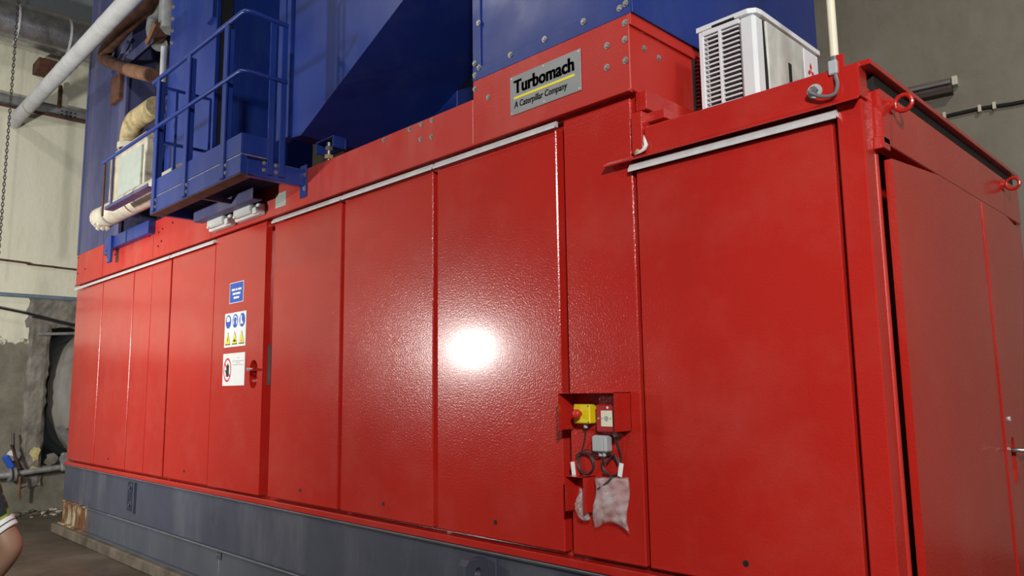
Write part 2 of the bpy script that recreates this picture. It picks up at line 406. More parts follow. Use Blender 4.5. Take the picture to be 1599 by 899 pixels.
# upper fascia in three heights
box('fascia', 0.0, 2.56, -0.016, 0.5, 2.955, 3.335, REDU, en, 0.004)
box('fascia', 2.565, 3.93, -0.016, 0.5, 2.955, 3.335, REDU, en, 0.004)
box('fascia', 3.933, 7.37, -0.016, 2.2, 2.955, 3.222, REDU, en, 0.004)
box('fascia', 7.372, 8.45, -0.016, 2.1, 2.955, 3.325, REDU, en, 0.004)
box('roof', 0.0, 8.44, 0.5, 2.2, 3.15, 3.21, REDU, en, 0.002)
box('fascia_lip', 0.0, 8.45, -0.032, 0.0, 2.945, 2.956, REDU, en, 0.002)
box('fascia_joint', 1.0, 1.006, -0.018, 0.0, 2.96, 3.335, RUST, en, 0)
box('fascia_joint', 2.559, 2.566, -0.0165, 0.0, 2.96, 3.335, RUST, en, 0)
for p in [(8.427, 3.205), (8.43, 3.285), (8.322, 3.21), (8.318, 3.103), (8.426, 3.102), (6.898, 3.105), (7.002, 3.095), (6.789, 3.198), (6.903, 3.2), (7.008, 3.196), (6.52, 3.195), (7.499, 3.196), (7.39, 3.275)]:
    bolt(en, (p[0], -0.016, p[1]), 0.010)
for p in [(0.35, 3.12), (1.30, 3.14), (1.42, 3.15), (2.45, 3.20), (2.52, 3.21), (2.70, 3.06), (2.78, 3.10), (2.70, 3.2), (2.80, 3.22), (3.05, 3.24), (0.03, 3.30), (0.05, 3.1)]:
    cyl('screw', (p[0], -0.021, p[1]), (p[0], -0.015, p[1]), 0.011, BLACK, en, 8)
# right side of the raised part: bolts and louvre
for p in [(0.09, 3.28), (0.10, 3.19), (0.22, 3.28), (0.22, 3.18)]: bolt(en, (8.45, p[0], p[1]), 0.010, 'X')
box('side_flange', 8.45, 8.4615, -0.016, 2.1, 3.268, 3.325, REDU, en, 0.002)
box('side_sill', 8.44, 8.50, 0.03, 2.1, 2.86, 2.955, RED, en, 0.004)
lv = box('louvre_frame', 8.45, 8.458, 0.52, 1.3, 2.86, 3.30, DARKV, en, 0.001)
bm = bmesh.new(); add_box(bm, 8.458, 8.475, 0.54, 1.28, 3.0, 3.008, 0, None)
sl0 = link('slat', bm, RED, lv)
for k in range(20):
    o = sl0 if k == 0 else sl0.copy()
    if k: COL.objects.link(o); o.parent = lv
    o.location.z = -0.13 + k*0.0215
# bracket post between the two modules
bp_ = box('bracket_post', 8.452, 8.51, -0.028, 0.10, 2.645, 2.835, RED, en, 0.003)
box('bracket_arm', 8.452, 8.60, 0.02, 0.10, 2.79, 2.835, RED, en, 0.003)

# ------------------------------------------------------------------ control cabin
cb = thing('control_cabin', 'lower red painted control cabin at the near end of the enclosure', 'cabin', (9.0, 0.0, 0.786))
CX1 = 9.445
box('body', 8.45, CX1-0.12, 0.06, 2.2, 0.80, 2.70, RED, cb, 0.003)
box('bottom_rail', 8.44, CX1-0.032, -0.022, 0.08, 0.787, 0.826, RED, cb, 0.004)
d = door(8.45, 9.335, False, True, 2.572, cb)
drip(8.43, 9.345, d, 2.572)
box('corner_post', 9.352, CX1, 0.0, 0.085, 0.70, 2.63, RED, cb, 0.005)
box('front_fascia', 8.515, CX1+0.004, -0.018, 0.06, 2.632, 2.757, RED, cb, 0.003)
prism('fascia_lip', [(-0.05, 2.612), (-0.046, 2.612), (-0.017, 2.634), (-0.017, 2.640), (-0.05, 2.618)], 'X', 8.30, CX1+0.004, RED, cb)
# end (right) side
box('roof_plate', 8.515, 9.485, 0.0, 2.235, 2.746, 2.766, RED, cb, 0.002)
box('end_gutter', CX1-0.25, CX1-0.24, 0.06, 2.2, 2.69, 2.746, RED, cb, 0)
box('end_fascia', CX1-0.03, CX1+0.034, 0.10, 2.20, 2.476, 2.682, RED, cb, 0.003)
box('end_ledge', CX1-0.03, CX1+0.034, 0.09, 0.16, 2.455, 2.50, RED, cb, 0.002)
box('end_post', CX1-0.03, CX1-0.004, 0.085, 0.120, 0.70, 2.694, RED, cb, 0.004)
cyl('hinge_tube', (CX1-0.008, 0.112, 0.70), (CX1-0.008, 0.112, 2.44), 0.013, REDU, cb, 14)
box('gutter_shade_strip', CX1-0.03, CX1+0.014, 0.10, 2.20, 2.682, 2.746, BLACK, cb, 0)  # black strip stands in for the unlit depth of the gutter slit
# two leaves; the left one sags a little at its outer top corner
def leaf(y0, y1, tops, hole=None):
    poly = [(y0, 0.60), (y1, 0.60)] + tops
    if hole: return ring_plate('end_door', poly, hole, 'X', CX1+0.034, CX1-0.03, RED, cb, CX1-0.005)
    return prism('end_door', poly, 'X', CX1+0.006, CX1+0.034, RED, cb)
l1 = leaf(0.165, 1.385, [(1.385, 2.474), (0.72, 2.474), (0.165, 2.428)])
hole = [(1.525 + 0.045*math.cos(t), 1.235 + 0.075*math.sin(t) + (0.035 if math.sin(t) > 0 else -0.035)) for t in [2*PI*i/24 + 0.05 for i in range(24)]]
l2 = leaf(1.40, 2.13, [(2.13, 2.438), (1.86, 2.474), (1.40, 2.474)], hole)
box('leaf_bead', CX1+0.030, CX1+0.040, 1.378, 1.398, 0.60, 2.468, RED, l1, 0.002)
tube('handle', [(CX1, 1.525, 1.285), (CX1+0.075, 1.525, 1.285), (CX1+0.088, 1.535, 1.285), (CX1+0.09, 1.60, 1.283)], [0.011, 0.010, 0.011, 0.009], CHROME, l2, 12)
cyl('keyhole_cover', (CX1+0.034, 1.50, 1.43), (CX1+0.040, 1.50, 1.43), 0.012, ALU, l2, 12)
box('far_post', CX1-0.03, CX1+0.02, 2.14, 2.26, 0.60, 2.62, RED, cb, 0.01)
# lifting eyes
def eye(y, z):
    cx = CX1+0.034+0.045
    e = tube('lifting_eye', [(cx+0.030*math.cos(t), y, z+0.030*math.sin(t)) for t in [2*PI*i/20 for i in range(20)]], 0.0085, RED, cb, 8, True)
    cyl('eye_shank', (CX1+0.034, y, z), (CX1+0.052, y, z), 0.014, RED, e, 10)
    cyl('eye_washer', (CX1+0.034, y, z), (CX1+0.041, y, z), 0.032, RED, e, 16)
eye(0.20, 2.640); eye(1.86, 2.640)
# torn sealant hanging at the joint
bm = bmesh.new()
pts = [(8.515, -0.022, 2.72), (8.525, -0.03, 2.69), (8.532, -0.032, 2.668), (8.525, -0.034, 2.652), (8.505, -0.036, 2.642), (8.47, -0.034, 2.637)]
add_tube(bm, pts, [0.002, 0.008, 0.011, 0.010, 0.007, 0.003], 6)
link('sealant_strip', bm, WHITEP, cb, True)
bm = bmesh.new(); add_tube(bm, [(8.468, -0.03, 2.644), (8.49, -0.036, 2.650), (8.505, -0.03, 2.645)], [0.004, 0.010, 0.005], 6)
link('foam_crumb', bm, FOAM, cb, True)

# ------------------------------------------------------------------ nameplate
np_ = thing('nameplate', 'grey Turbomach nameplate with yellow underline on the raised red fascia', 'sign', (7.917, -0.016, 3.04))
YP = -0.0165
box('plate', 7.673, 8.162, YP-0.004, YP, 3.038, 3.252, PLATE, np_, 0.001)
text('lettering', 'Turbomach', 7.700, 3.153, 0.074, YP-0.0042, BLACKP, np_, 0.422, 0.0006, 0, 0.02, 0.035)
box('underline', 7.702, 8.122, YP-0.005, YP-0.004, 3.122, 3.134, YELP, np_, 0)
text('lettering', 'A Caterpillar Company', 7.702, 3.074, 0.036, YP-0.0042, BLACKP, np_, 0.372, 0.0006, 0.12, 0.01, 0.02)
for x in (7.685, 7.917, 8.150):
    for z in (3.05, 3.24): cyl('rivet', (x, YP-0.006, z), (x, YP-0.003, z), 0.0045, ALU, np_, 8)

# ------------------------------------------------------------------ door signs
YS = -0.0045
s1 = thing('notice_sign', 'small blue notice sign with three short white text lines, topmost on the narrow door', 'sign', (4.455, YS, 2.337))
box('plate', 4.330, 4.583, YS-0.002, YS, 2.337, 2.508, WHITEPR, s1, 0)
box('blue_field', 4.337, 4.576, YS-0.0028, YS-0.002, 2.342, 2.503, BLUEP, s1, 0)
for z, segs in ((2.447, ((4.37, 4.432), (4.442, 4.472), (4.484, 4.545))), (2.413, ((4.39, 4.445), (4.450, 4.53))), (2.380, ((4.41, 4.51),))):
    for a, c_ in segs: box('text_line', a, c_, YS-0.0034, YS-0.0028, z-0.0085, z+0.0085, WHITEPR, s1, 0)
s2 = thing('pictogram_sign', 'white sign with three blue safety circles above three yellow warning triangles', 'sign', (4.452, YS, 1.98))
box('plate', 4.261, 4.645, YS-0.002, YS, 1.978, 2.258, WHITEPR, s2, 0)
for i, cx in enumerate((4.328, 4.453, 4.578)):
    c0 = prism('blue_circle', disc_pts(cx, 2.188, 0.050, 0.056, 28), 'Y', YS-0.003, YS-0.002, BLUEP, s2)
    y1, y2 = YS-0.0038, YS-0.003
    if i == 0:   # helmet
        prism('symbol', [(cx-0.030, 2.188), (cx-0.027, 2.215), (cx-0.010, 2.232), (cx+0.012, 2.231), (cx+0.028, 2.215), (cx+0.031, 2.188)], 'Y', y1, y2, WHITEPR, c0)
    elif i == 1:  # ear defenders: band and two cups
        bm = bmesh.new()
        for k in range(8):
            a, c_ = PI*k/8, PI*(k+1)/8
            add_prism(bm, [(cx+0.034*math.cos(a), 2.195+0.037*math.sin(a)), (cx+0.034*math.cos(c_), 2.195+0.037*math.sin(c_)), (cx+0.024*math.cos(c_), 2.195+0.024*math.sin(c_)), (cx+0.024*math.cos(a), 2.195+0.024*math.sin(a))], 'Y', y1, y2)
        for s_ in (-1, 1): add_prism(bm, disc_pts(cx+s_*0.029, 2.178, 0.010, 0.022, 12), 'Y', y1, y2)
        link('symbol', bm, WHITEPR, c0)
    else:        # boots
        prism('symbol', [(cx-0.030, 2.225), (cx-0.006, 2.228), (cx-0.006, 2.188), (cx+0.014, 2.170), (cx+0.022, 2.156), (cx-0.032, 2.156)], 'Y', y1, y2, WHITEPR, c0)
    t0 = prism('warning_triangle', [(cx-0.048, 1.996), (cx+0.048, 1.996), (cx, 2.104)], 'Y', YS-0.003, YS-0.002, BLACKP, s2)
    t1 = prism('yellow_field', [(cx-0.041, 2.004), (cx+0.041, 2.004), (cx, 2.094)], 'Y', YS-0.0036, YS-0.003, YELP, t0)
    y1, y2 = YS-0.0044, YS-0.0036
    if i == 0: sym = [(cx+0.004, 2.068), (cx-0.010, 2.036), (cx-0.001, 2.036), (cx-0.004, 2.010), (cx+0.010, 2.042), (cx+0.001, 2.042)]
    elif i == 1: sym = [(cx-0.024, 2.018), (cx+0.024, 2.018), (cx+0.020, 2.032), (cx+0.006, 2.034), (cx, 2.046), (cx-0.006, 2.034), (cx-0.020, 2.032)]
    else: sym = [(cx-0.018, 2.012), (cx+0.020, 2.012), (cx+0.014, 2.022), (cx+0.003, 2.024), (cx, 2.05), (cx-0.004, 2.024), (cx-0.014, 2.02)]
    prism('symbol', sym, 'Y', y1, y2, BLACKP if i < 2 else GREYPR, t0)
s3 = thing('no_entry_sign', 'white sign with red prohibition ring and black hand beside the door handle', 'sign', (4.45, YS, 1.66))
box('plate', 4.253, 4.646, YS-0.002, YS, 1.664, 1.926, WHITEPR, s3, 0)
RC = (4.338, 1.792)
rr = ring_plate('prohibition_ring', disc_pts(*RC, 0.070, 0.098, 32), disc_pts(*RC, 0.057, 0.082, 32), 'Y', YS-0.003, YS-0.002, REDP, s3)
prism('slash', [(RC[0]-0.053, RC[1]+0.052), (RC[0]-0.044, RC[1]+0.062), (RC[0]+0.053, RC[1]-0.052), (RC[0]+0.044, RC[1]-0.062)], 'Y', YS-0.003, YS-0.002, REDP, rr)
bm = bmesh.new()
add_prism(bm, [(RC[0]-0.020, RC[1]-0.035), (RC[0]-0.012, RC[1]-0.056), (RC[0]+0.022, RC[1]-0.056), (RC[0]+0.030, RC[1]-0.03), (RC[0]+0.030, RC[1]+0.005), (RC[0]-0.014, RC[1]+0.005)], 'Y', YS-0.0044, YS-0.0034)
for k, (dx, h_) in enumerate(((-0.012, 0.034), (-0.001, 0.046), (0.010, 0.043), (0.021, 0.033))):
    add_prism(bm, [(RC[0]+dx, RC[1]+0.004), (RC[0]+dx+0.009, RC[1]+0.004), (RC[0]+dx+0.009, RC[1]+h_), (RC[0]+dx+0.0045, RC[1]+h_+0.006), (RC[0]+dx, RC[1]+h_)], 'Y', YS-0.0044, YS-0.0034)
add_prism(bm, [(RC[0]-0.020, RC[1]-0.03), (RC[0]-0.036, RC[1]-0.002), (RC[0]-0.030, RC[1]+0.004), (RC[0]-0.012, RC[1]-0.012)], 'Y', YS-0.0044, YS-0.0034)
link('hand_symbol', bm, BLACKP, s3)
for z, a, c_ in ((1.886, 4.51, 4.55), (1.860, 4.43, 4.63), (1.846, 4.49, 4.56), (1.830, 4.44, 4.62)):
    box('text_line', a, c_, YS-0.0026, YS-0.002, z-0.0025, z+0.0025, GREYPR, s3, 0)
# small rating sticker on the fascia under the platform
st = thing('rating_sticker', 'small grey sticker on red fascia just under the platform bracket', 'sticker', (5.17, -0.0165, 3.02))
box('plate', 5.10, 5.26, -0.018, -0.0165, 3.005, 3.115, PALEG, st, 0)
for z in (3.09, 3.07, 3.045, 3.025): box('text_line', 5.115, 5.24, -0.0186, -0.018, z-0.003, z+0.003, GREYPR, st, 0)

# ------------------------------------------------------------------ emergency station
hood = thing('shield_hood', 'wide red sheet metal hood around the emergency stop', 'hood', (8.21, 0, 1.415), None)
def mkhood(t, x0, x1, z0, z1, dep, cut=0.0):
    th = 0.003
    box('top_plate', x0, x1, -dep, 0.0, z1-th, z1, RED, t, 0)
    for x in (x0, x1-th): prism('side_plate', [(-dep, z0+cut), (0, z0), (0, z1), (-dep, z1)], 'X', x, x+th, RED, t)
    box('back_plate', x0, x1, -0.0045, -0.0015, z0, z1, RED, t, 0)
mkhood(hood, 8.052, 8.378, 1.415, 1.583, 0.118)
hood2 = thing('shield_hood', 'small red sheet metal hood below the coiled cables', 'hood', (8.11, 0, 1.05))
mkhood(hood2, 8.055, 8.165, 1.05, 1.208, 0.085)
es = thing('emergency_stop', 'yellow emergency stop box with red mushroom button', 'emergency button', (8.14, -0.0045, 1.44))
box('housing', 8.092, 8.190, -0.058, -0.0045, 1.443, 1.530, YEL, es, 0.005)
bm = bmesh.new()
add_tube(bm, [(8.134, -0.058, 1.487), (8.134, -0.075, 1.487), (8.134, -0.077, 1.487), (8.134, -0.092, 1.487), (8.134, -0.098, 1.487)], [0.012, 0.012, 0.021, 0.021, 0.014], 18)
link('mushroom_button', bm, REDPL, es, True)
for dx, dz in ((0.008, 0.008), (0.09, 0.008), (0.008, 0.079), (0.09, 0.079)): cyl('screw', (8.092+dx, -0.060, 1.443+dz), (8.092+dx, -0.057, 1.443+dz), 0.004, GREYST, es, 8)
cyl('cable_gland', (8.142, -0.03, 1.443), (8.142, -0.03, 1.422), 0.010, GREYBOX, es, 10)
cp = thing('call_point', 'dark red fire call point with white push plate in the hood', 'call point', (8.275, -0.0045, 1.41))
box('housing', 8.222, 8.330, -0.055, -0.0045, 1.408, 1.530, MAROON, cp, 0.005)
pp = box('push_plate', 8.254, 8.318, -0.060, -0.055, 1.432, 1.503, CREAM, cp, 0.002)
prism('target_mark', disc_pts(8.286, 1.468, 0.012, 0.012, 18), 'Y', -0.0606, -0.060, GREYPR, pp)
for s_ in (-1, 1): prism('arrow_mark', [(8.286+s_*0.016, 1.468), (8.286+s_*0.026, 1.474), (8.286+s_*0.026, 1.462)], 'Y', -0.0606, -0.060, GREYPR, pp)
cyl('screw', (8.238, -0.056, 1.468), (8.238, -0.053, 1.468), 0.005, GREYBOX, cp, 8)
cyl('indicator', (8.29, -0.056, 1.516), (8.29, -0.053, 1.516), 0.006, WHITEP, cp, 8)
cyl('cable_gland', (8.312, -0.03, 1.408), (8.312, -0.03, 1.388), 0.010, GREYBOX, cp, 10)
jb = thing('junction_box', 'small grey junction box between the two coiled cables', 'junction box', (8.235, 0, 1.32))
box('housing', 8.192, 8.272, -0.050, 0.0, 1.318, 1.392, GREYBOX, jb, 0.008)
box('lid', 8.196, 8.255, -0.055, -0.049, 1.322, 1.388, GREYBOX, jb, 0.003)
for k in range(2): cyl('cable_gland', (8.222+0.022*k, -0.028, 1.318), (8.222+0.022*k, -0.028, 1.300), 0.009, GREYBOX, jb, 10)
def cable(name, label, pts, r, mat=CABLE, group=None):
    # Catmull-Rom smoothing
    P = [Vector(p) for p in pts]; out = []
    for i in range(len(P)-1):
        p0, p1, p2, p3 = P[max(i-1, 0)], P[i], P[i+1], P[min(i+2, len(P)-1)]
        for k in range(6):
            t = k/6; out.append(0.5*((2*p1) + (p2-p0)*t + (2*p0-5*p1+4*p2-p3)*t*t + (3*p1-p0-3*p2+p3)*t**3))
    out.append(P[-1])
    return tag(tube(name, out, r, mat, None, 8), label, 'cable', group)
def coil(cx, cz, r, n, y0, a0, dirn=1, squash=1.0):
    return [(cx + r*math.cos(a0+dirn*2*PI*i/10), y0 - 0.010*i/10, cz + r*squash*math.sin(a0+dirn*2*PI*i/10)) for i in range(int(n*10)+1)]
c1 = [(8.142, -0.03, 1.424), (8.13, -0.022, 1.38), (8.105, -0.012, 1.33), (8.078, -0.01, 1.29)] + coil(8.125, 1.262, 0.047, 2.0, -0.006, PI*0.8, 1) + [(8.085, -0.03, 1.30), (8.15, -0.032, 1.325), (8.200, -0.030, 1.30), (8.222, -0.028, 1.302)]
cable('stop_cable', 'dark cable coiled below the yellow emergency stop', c1, 0.0034)
c2 = [(8.312, -0.03, 1.39), (8.318, -0.022, 1.35), (8.325, -0.012, 1.30), (8.318, -0.01, 1.27)] + coil(8.270, 1.262, 0.047, 2.0, -0.006, 0.2, -1) + [(8.30, -0.03, 1.31), (8.25, -0.032, 1.27), (8.244, -0.028, 1.302)]
cable('call_point_cable', 'dark cable coiled below the call point', c2, 0.0034)
cable('bag_cable', 'thin dark cable drooping from the coil into the clear bag', [(8.225, -0.02, 1.225), (8.26, -0.028, 1.225), (8.285, -0.036, 1.21), (8.25, -0.038, 1.18), (8.205, -0.034, 1.155)], 0.004)
for i, (x, z, a, lab) in enumerate(((8.052, 1.235, -0.12, 'white cable tag hanging from the left coil'), (8.325, 1.245, 0.2, 'white cable tag on the right coil above the bag'))):
    bm = bmesh.new(); add_box(bm, -0.012, 0.012, -0.001, 0.001, -0.03, 0.03, 0.0006, Matrix.Translation((x, -0.02, z)) @ Matrix.Rotation(a, 4, 'Y'))
    tag(link('cable_tag', bm, WHITEPR), lab, 'tag')
# clear plastic bag hanging below the coil
def bag(name, label, x0, x1, z0, z1, y, seed, cuts):
    rnd = random.Random(seed); nx, nz = 18, 22; bm = bmesh.new()
    def layer(sgn):
        g = []
        for i in range(nx+1):
            col = []
            for j in range(nz+1):
                u, v = i/nx, j/nz
                x = x0 + (x1-x0)*u + 0.006*math.sin(v*7+seed); zb = z0 + cuts*math.sin(u*PI)*(1 if 0.2 < u < 0.9 else 0.6)
                z = zb + (z1-zb)*v + 0.012*u*v
                bulge = 0.020*math.sin(u*PI)**0.7*math.sin(v*PI)**0.7
                wr = 0.0045*math.sin(u*17+v*9+seed) + 0.003*math.sin(v*31-u*11) + rnd.uniform(-0.003, 0.003)
                e = 0 if i in (0, nx) or j in (0, nz) else 1
                col.append(bm.verts.new((x, y - (sgn*bulge + wr*e if e else 0) - 0.008*math.sin(v*5), z)))
            g.append(col)
        for i in range(nx):
            for j in range(nz): bm.faces.new((g[i][j], g[i+1][j], g[i+1][j+1], g[i][j+1]))
    layer(1); layer(-0.3)
    bmesh.ops.remove_doubles(bm, verts=bm.verts, dist=0.0002)
    o = link(name, bm, BAGM, None, True); tag(o, label, 'plastic bag'); return o
bag('plastic_bag', 'crumpled clear plastic bag hanging below the call point cable', 8.185, 8.375, 0.985, 1.205, -0.036, 3, 0.035)
bag('plastic_bag', 'small crumpled plastic bag stuffed into the lower hood', 8.088, 8.158, 1.02, 1.15, -0.040, 8, -0.01)
bag_paper = bmesh.new(); add_box(bag_paper, 8.215, 8.345, -0.036, -0.034, 1.04, 1.17, 0.0, None)

bag_paper.free()

# ------------------------------------------------------------------ blue ducts above
ZR = 3.335
A = thing('filter_casing', 'grimy blue steel casing standing at the far left of the enclosure', 'casing', (0.7, 0.4, ZR))
box('front_sheet', 0.0, 0.93, -0.01, 0.03, ZR, 8.2, BLUED, A, 0.004)
box('front_sheet', 0.935, 1.43, -0.006, 0.03, ZR, 5.55, BLUED, A, 0.004)
box('shell', 0.01, 1.42, 0.03, 2.0, ZR, 8.2, BLUED, A, 0.004)
box('corner_angle', -0.02, 0.02, -0.02, 0.04, ZR, 8.2, BLUED, A, 0.003)
prism('gusset', [(0.93, 5.42), (1.44, 5.62), (1.44, 5.66), (0.93, 5.46)], 'Y', -0.03, 0.0, BLUED, A)
Bc = thing('riser_casing', 'flat blue casing panel behind the left end of the platform railing', 'casing', (3.2, 0.5, ZR))
box('front_sheet', 2.70, 3.84, 0.0, 0.04, ZR, 8.2, BLUE, Bc, 0.004)
box('shell', 2.72, 3.78, 0.04, 1.05, ZR, 8.2, BLUE, Bc, 0.004)
box('dark_gap_strip', 3.78, 3.80, 0.04, 0.16, ZR, 8.2, BLACK, Bc, 0)  # black strip stands in for the dark gap behind the front sheet
box('joint_post', 3.78, 3.86, 0.16, 0.22, ZR, 8.2, BLUE, Bc, 0.003)
box('side_sheet', 3.84, 3.86, 0.22, 1.0, ZR, 8.2, BLUE, Bc, 0.003)
for k in range(4): bolt(Bc, (2.755, 0.0, 5.18+0.13*k), 0.016)
prism('stiffener', [(3.70, 5.02), (3.82, 5.05), (3.86, 8.2), (3.66, 8.2)], 'Y', -0.035, 0.0, BLUE, Bc)
Rc = thing('recess_casing', 'dark blue back panel in the pipe recess between two casings', 'casing', (2.05, 0.6, ZR))
box('back_sheet', 1.44, 2.69, 0.40, 0.44, ZR, 8.2, BLUED, Rc, 0.003)
for x in (1.60, 1.86, 2.3): box('rib', x, x+0.04, 0.36, 0.40, ZR, 5.0, BLUED, Rc, 0.003)
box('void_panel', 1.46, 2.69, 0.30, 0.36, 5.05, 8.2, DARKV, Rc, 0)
# exhaust hopper
ex = thing('exhaust_duct', 'large blue exhaust duct with a sloping underside above the enclosure', 'duct', (5.8, 0.5, 3.5))
HP = [(5.07, 3.60), (5.25, 3.58), (6.90, 4.335), (6.90, 8.2), (5.07, 8.2)]
prism('hopper', HP, 'Y', 0.10, 1.0, BLUE, ex)
box('edge_angle', 5.035, 5.10, 0.07, 0.13, 3.60, 8.2, BLUE, ex, 0.004)
box('riser', 4.75, 6.06, 1.0, 2.0, 3.3, 8.2, BLUE, ex, 0.005)
box('column', 4.92, 5.035, 0.06, 0.16, 3.6, 8.2, BLUE, ex, 0.004)
ft = thing('duct_mount', 'blue bracket with a steel bolt foot under the exhaust duct', 'mount', (5.72, 0.1, 3.222))
box('channel_web', 5.56, 5.80, 0.15, 0.162, 3.345, 3.42, BLUE, ft, 0.003)
box('channel_top', 5.56, 5.80, 0.05, 0.162, 3.42, 3.432, BLUE, ft, 0.003)
for x in (5.56, 5.788): box('channel_side', x, x+0.012, 0.05, 0.15, 3.345, 3.42, BLUE, ft, 0.002)
cyl('foot_bolt', (5.68, 0.09, 3.235), (5.68, 0.09, 3.41), 0.016, STEEL, ft, 12)
cyl('foot_nut', (5.68, 0.09, 3.285), (5.68, 0.09, 3.315), 0.034, TAN, ft, 6)
cyl('foot_nut', (5.68, 0.09, 3.35), (5.68, 0.09, 3.38), 0.028, STEEL, ft, 6)
cyl('foot_pad', (5.68, 0.09, 3.222), (5.68, 0.09, 3.236), 0.04, GALV, ft, 16)
# air intake housing
it = thing('intake_duct', 'blue bolted air intake duct above the Turbomach nameplate', 'duct', (7.9, 1.0, 3.326))
box('shell', 7.372, 8.462, 0.0, 2.1, 3.326, 8.2, BLUE, it, 0.003)
box('front_flange', 7.365, 8.468, -0.012, 0.0, 3.326, 3.40, BLUE, it, 0.002)
box('side_flange', 8.462, 8.472, -0.012, 2.1, 3.326, 3.40, BLUE, it, 0.002)
box('left_flange', 7.365, 7.43, -0.010, 0.0, 3.40, 8.2, BLUE, it, 0.002)
for p in [(7.385, 3.36), (7.385, 3.43), (7.42, 3.395), (7.42, 3.66), (7.92, 3.385), (8.40, 3.37), (8.435, 3.38), (7.41, 3.95), (8.18, 3.385), (7.67, 3.385)]: bolt(it, (p[0], -0.012, p[1]), 0.010)
# ------------------------------------------------------------------ air conditioner
ac = thing('air_conditioner', 'white outdoor air conditioner unit standing on the cabin roof', 'air conditioner', (8.72, 0.75, 2.758))
ax0, ax1, ay0, ay1, az0, az1 = 8.565, 8.862, 0.40, 1.09, 2.80, 3.345
box('chassis', ax0+0.02, ax1-0.012, ay0+0.05, ay1, az0, az1-0.03, ACW, ac, 0.01)
box('coil_block', ax0+0.03, ax1-0.09, ay0+0.044, ay0+0.05, az0+0.02, az1-0.05, DARKV, ac, 0.0)
box('front_corner', ax1-0.085, ax1, ay0, ay0+0.09, az0, az1-0.018, ACW, ac, 0.016)
box('back_corner', ax0, ax0+0.028, ay0, ay0+0.06, az0, az1-0.018, ACW, ac, 0.005)
box('top_rail', ax0+0.02, ax1-0.08, ay0, ay0+0.03, az1-0.045, az1-0.018, ACW, ac, 0.002)
box('bottom_rail', ax0+0.02, ax1-0.08, ay0, ay0+0.03, az0, az0+0.02, ACW, ac, 0.002)
box('grille_mullion', ax0+0.107, ax0+0.122, ay0-0.001, ay0+0.02, az0+0.015, az1-0.04, ACW, ac, 0.002)
lidp = [(ax0-0.006, ay0-0.006), (ax1-0.03, ay0-0.010), (ax1+0.004, ay0+0.012), (ax1+0.012, ay0+0.05), (ax1+0.012, ay1+0.006), (ax0-0.006, ay1+0.006)]
prism('lid', lidp, 'Z', az1-0.020, az1+0.004, ACW, ac)
prism('lid_recess', [(ax0+0.08, ay0-0.0085), (ax0+0.2, ay0-0.0105), (ax0+0.2, ay0), (ax0+0.08, ay0)], 'Z', az1-0.02, az1-0.012, DARKV, ac)
bm = bmesh.new(); add_box(bm, ax0+0.026, ax0+0.109, ay0+0.002, ay0+0.010, az0, az0+0.0088, 0.002); sa = link('slat', bm, ACW, ac)
bm = bmesh.new(); add_box(bm, ax0+0.120, ax1-0.083, ay0+0.002, ay0+0.010, az0, az0+0.0088, 0.002); sb = link('slat', bm, ACW, ac)
for s0 in (sa, sb):
    for k in range(21):
        o = s0 if k == 0 else s0.copy()
        if k: COL.objects.link(o); o.parent = ac
        o.location.z = 0.012 + k*0.0236
# dirty front cover (faces the cabin end), with gap, slot and badge
ACD = flat('ac_dirty_white', (0.66, 0.69, 0.64), 0.55, 0, 0.4, 4, stretch=(1, 1.4, 0.8))
box('front_cover', ax1-0.015, ax1+0.006, ay0+0.105, 0.905, az0, az1-0.025, ACD, ac, 0.006)
box('side_cover', ax1-0.015, ax1+0.004, 0.907, ay1-0.005, az0, az1-0.025, ACW, ac, 0.006)
prism('cover_gap', [(ay0+0.086, az0), (ay0+0.104, az0), (ay0+0.104, az0+0.25), (ay0+0.088, az1-0.03)], 'X', ax1-0.010, ax1+0.0015, DARKV, ac)
box('handle_slot', ax1, ax1+0.008, ay0+0.316, ay0+0.352, az0+0.10, az0+0.375, DARKV, ac, 0.003)
# badge: three red diamonds
bc = (0.985, 3.208)
for ang in (90, 210, 330):
    a = math.radians(ang); u = Vector((math.cos(a), math.sin(a))); w = Vector((-u.y, u.x)); L = 0.046
    q = [Vector((0, 0)), u*L*0.5 + w*L*0.29, u*L, u*L*0.5 - w*L*0.29]
    prism('badge_diamond', [(bc[0]+v.x, bc[1]+v.y) for v in q], 'X', ax1+0.004, ax1+0.0055, REDP, ac)
for y in (ay0+0.1, ay1-0.12): box('foot', ax0+0.01, ax1-0.01, y, y+0.05, 2.758, az0, GREYST, ac, 0.002)

# ------------------------------------------------------------------ conduit and cable on the cabin
po = thing('conduit_pole', 'cream plastic conduit rising from the cabin roof corner', 'conduit', (9.36, 0.0, 2.70))
cyl('pipe', (9.362, 0.0, 2.80), (9.362, 0.0, 5.2), 0.0150, CREAM, po, 16)
cyl('end_bush', (9.362, 0.0, 2.785), (9.362, 0.0, 2.81), 0.0175, CABLEG, po, 14)
box('clamp_block', 9.345, 9.378, -0.03, 0.018, 2.735, 2.79, GREYBOX, po, 0.004)
box('clamp_plate', 9.372, 9.398, -0.016, 0.0, 2.73, 2.81, RED, po, 0.002)
cg = thing('cable_gland', 'round grey cable gland on the cabin fascia', 'gland', (9.288, -0.018, 2.69))
cyl('washer', (9.288, -0.018, 2.693), (9.288, -0.024, 2.693), 0.028, GREYBOX, cg, 18)
cyl('nut', (9.288, -0.024, 2.693), (9.288, -0.040, 2.693), 0.016, CABLEG, cg, 6)
